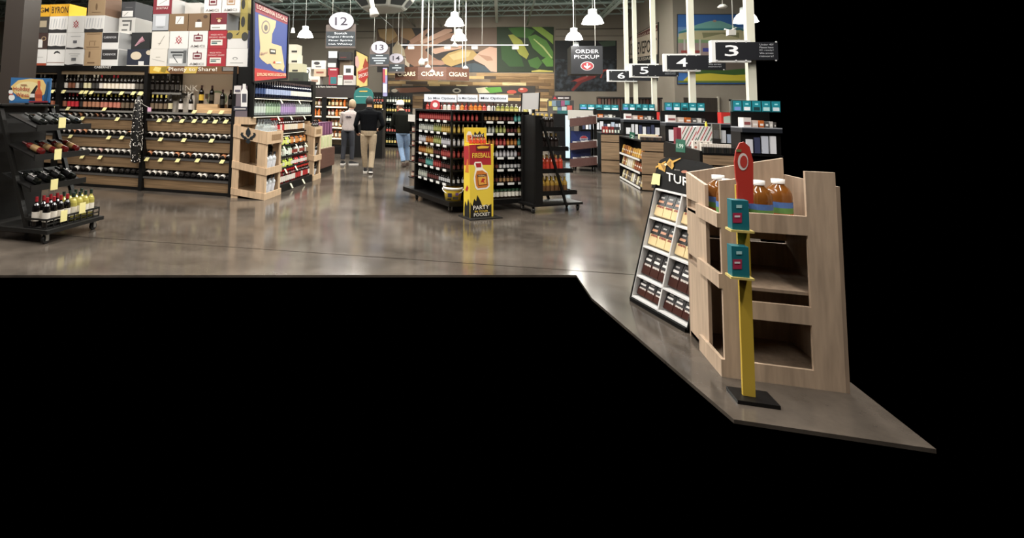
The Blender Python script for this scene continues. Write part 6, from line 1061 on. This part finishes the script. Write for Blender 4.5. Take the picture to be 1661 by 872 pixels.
def pouch_mesh(dark):
    mb = MB(); w_, h_ = .046, .215; top_ = M('#171517', .3); bot_ = M('#d8c090', .4) if not dark else M('#3a1a14', .3)
    prof = [(0, .006), (.01, .03), (.09, .026), (.1, .024), (h_*.97, .006), (h_, .002)]
    for (z0, d0), (z1, d1) in zip(prof, prof[1:]):
        m = bot_ if z1 <= .1 else top_; mb.add([(-w_, -d0, z0), (w_, -d0, z0), (w_, d0, z0), (-w_, d0, z0), (-w_, -d1, z1), (w_, -d1, z1), (w_, d1, z1), (-w_, d1, z1)], [(0, 1, 5, 4), (1, 2, 6, 5), (2, 3, 7, 6), (3, 0, 4, 7)], m)
    br = M('#8a4030', .4) if not dark else M('#c9c2ba', .4)
    for k in range(5): x = -.03+.015*k; mb.poly([(x, -.0285, .082+.006*(k % 2)), (x+.016, -.0285, .08), (x+.012, -.027, .1), (x+.002, -.027, .098)], br)
    mb.poly([(-.03, -.0245, .125), (.03, -.0245, .125), (.03, -.0205, .145), (-.03, -.0205, .145)], M('#c08a6a' if not dark else '#d8d4d0', .4)); mb.poly([(-.02, -.0165, .165), (.02, -.0165, .165), (.02, -.0135, .178), (-.02, -.0135, .178)], M('#b8b4b0', .4)); return mb.mesh('pouch')
pm = [pouch_mesh(False), pouch_mesh(True)]
rot = Matrix((D1.to_tuple(), (-nT).to_tuple(), (nT.cross(D1) if False else UPV.normalized()).to_tuple())).transposed().to_4x4()
for r in range(nrow):
    for c in range(ncol):
        for k in range(3):
            o = bpy.data.objects.new('chocolate_pouch', pm[1 if r >= 2 else 0]); COL.objects.link(o); o.matrix_world = Matrix.Translation(pt(wd*c/ncol+.06+.097*k, max(.045, H_-rh*(r+1))+.004, .06)) @ rot @ Matrix.Diagonal((1, 1, .7 if r == 3 else .95, 1))
            tag(o, ('black and cream chocolate pouch in the top cells of the leaning display', 'black and cream chocolate pouch in the second row of cells', 'dark red chocolate pouch in the third row of cells', 'dark red chocolate pouch in the lowest cells')[r], 'pouch', 'chocolate pouches in the leaning display, row %s' % ('one', 'two', 'three', 'four')[r])
# ================================================================ NEAR CRATE TOWER, RIGHT
pc = CAM+ray(1167, 300)*3.2; cx, cy = pc.x, pc.y
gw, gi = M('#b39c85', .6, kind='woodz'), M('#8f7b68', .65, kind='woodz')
t = thing('crate_tower', 'near pale grey-brown wooden crate tower holding juice jugs', 'crate', (cx+.3, cy+.3, 0)); XP = ('x', cx); yf = U(1114.5, 300, XP).y; ym = U(1143, 300, XP).y
zt1, zt2 = U(1115, 280, XP).z, U(1143, 299.5, XP).z; zm = U(1128, 327, XP).z; zn1 = U(1128, 341, XP).z; zn2 = U(1128, 418, XP).z
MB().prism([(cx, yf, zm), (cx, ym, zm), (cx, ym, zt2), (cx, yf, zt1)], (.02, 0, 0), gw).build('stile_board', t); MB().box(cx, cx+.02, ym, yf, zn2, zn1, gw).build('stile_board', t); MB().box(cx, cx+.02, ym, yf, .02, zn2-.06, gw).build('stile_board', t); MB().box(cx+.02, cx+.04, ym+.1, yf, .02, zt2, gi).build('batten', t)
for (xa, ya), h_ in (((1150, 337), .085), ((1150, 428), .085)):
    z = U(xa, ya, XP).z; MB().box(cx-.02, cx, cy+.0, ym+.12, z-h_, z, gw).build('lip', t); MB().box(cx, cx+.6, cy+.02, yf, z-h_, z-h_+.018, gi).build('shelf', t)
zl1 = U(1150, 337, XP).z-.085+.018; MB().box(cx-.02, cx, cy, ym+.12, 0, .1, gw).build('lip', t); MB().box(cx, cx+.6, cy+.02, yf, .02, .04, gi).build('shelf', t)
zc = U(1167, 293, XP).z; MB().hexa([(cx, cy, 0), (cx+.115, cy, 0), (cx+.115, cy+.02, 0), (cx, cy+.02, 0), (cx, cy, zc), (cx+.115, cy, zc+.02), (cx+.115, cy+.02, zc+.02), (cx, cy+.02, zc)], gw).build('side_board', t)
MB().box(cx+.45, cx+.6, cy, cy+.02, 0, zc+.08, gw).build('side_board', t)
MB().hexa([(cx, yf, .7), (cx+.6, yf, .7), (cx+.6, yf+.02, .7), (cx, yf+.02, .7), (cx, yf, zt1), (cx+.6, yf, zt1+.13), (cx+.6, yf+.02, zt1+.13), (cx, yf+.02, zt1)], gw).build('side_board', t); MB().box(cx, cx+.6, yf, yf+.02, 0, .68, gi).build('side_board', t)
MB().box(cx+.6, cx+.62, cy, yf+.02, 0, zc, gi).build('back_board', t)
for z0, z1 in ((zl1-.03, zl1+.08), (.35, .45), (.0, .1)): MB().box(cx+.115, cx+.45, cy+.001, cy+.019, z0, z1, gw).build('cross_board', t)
jm_ = M('#7a4a1c', .12, alpha=.88, spec=.7)
for k, (dx, dy) in enumerate(((.1, .13), (.27, .16), (.12, .36), (.44, .3))):
    x, y, z = cx+dx, cy+dy, zl1+.001; j = thing('juice_jug', 'amber juice jug with white cap and fruit label in the near crate', 'jug', (x, y, z), 'juice jugs in the near crate')
    MB().lathe([(0, 0), (.068, 0), (.072, .01), (.072, .15), (.07, .17), (.058, .2), (.034, .222), (.032, .235)], jm_, (x, y, z), 18).build('body', j); MB().lathe([(.036, .232), (.037, .258), (0, .26)], M('#e6e4e0', .4), (x, y, z), 16).build('cap', j)
    MB().lathe([(.073, .015), (.0735, .05, M('#b0583a', .5)), (.0735, .085, M('#5a8a4a', .5)), (.0735, .12, M('#4a6fae', .5))], M('#4a6fae', .5), (x, y, z), 18).build('label', j)
# red bottle-shaped board and teal carton beside the crate
p = CAM+ray(1204, 300)*2.95; t = thing('red_bottle_board', 'red bottle-shaped cardboard sign at the crate corner', 'sign', (p.x+.05, p.y, 0)); PQ = ('y', p.y)
MB().prism([U(x, y, PQ) for x, y in ((1196, 330), (1222, 330), (1222, 262), (1216, 238), (1207, 230), (1200, 232), (1194, 245), (1191.5, 262), (1194, 290), (1196, 296))], (0, .012, 0), M('#b8382e', .4)).build('board', t); mb = MB(); paint(mb, PQ, [('#e2d4cc', oval(1205, 262, 8.5, 14)), ('#b8382e', oval(1206, 262, 6, 10)), ('#6a7a4a', rect(1193.5, 242, 1202, 246))], .002); mb.build('print', t, fix=False)
q = U(1206, 330, PQ); MB().box(q.x-.03, q.x+.03, p.y+.012, p.y+.03, 0, q.z+.1, M('#c2a23a', .5)).build('pole', t); MB().box(q.x-.08, q.x+.12, p.y-.05, p.y+.1, 0, .02, tb).build('foot', t)
for zi, (yt, yb) in enumerate(((325, 372), (400, 448))):
    a, b = U(1188, yb, ('y', p.y-.06)), U(1204, yt, ('y', p.y-.06)); o = thing('teal_carton', ('teal drink carton with a magenta band on the corner stand', 'lower teal drink carton on the corner stand')[zi], 'carton', (a.x, p.y-.06, a.z)); MB().box(a.x, b.x+.03, p.y-.06, p.y+.0, a.z, b.z, M('#1f6a74', .4)).build('box', o); mb = MB(); paint(mb, ('y', p.y-.06), [('#a82a4a', rect(1188.5, yt+20, 1203, yt+36)), ('#a8d0d0', rect(1194, yt+7, 1203, yt+12)), ('#e2d8dc', rect(1191, yt+24, 1200, yt+27))], .002); mb.build('print', o, fix=False)
    MB().box(a.x-.01, b.x+.05, p.y-.07, p.y+.012, a.z-.012, a.z-.0005, M('#c9b46a', .5)).build('ledge', t)
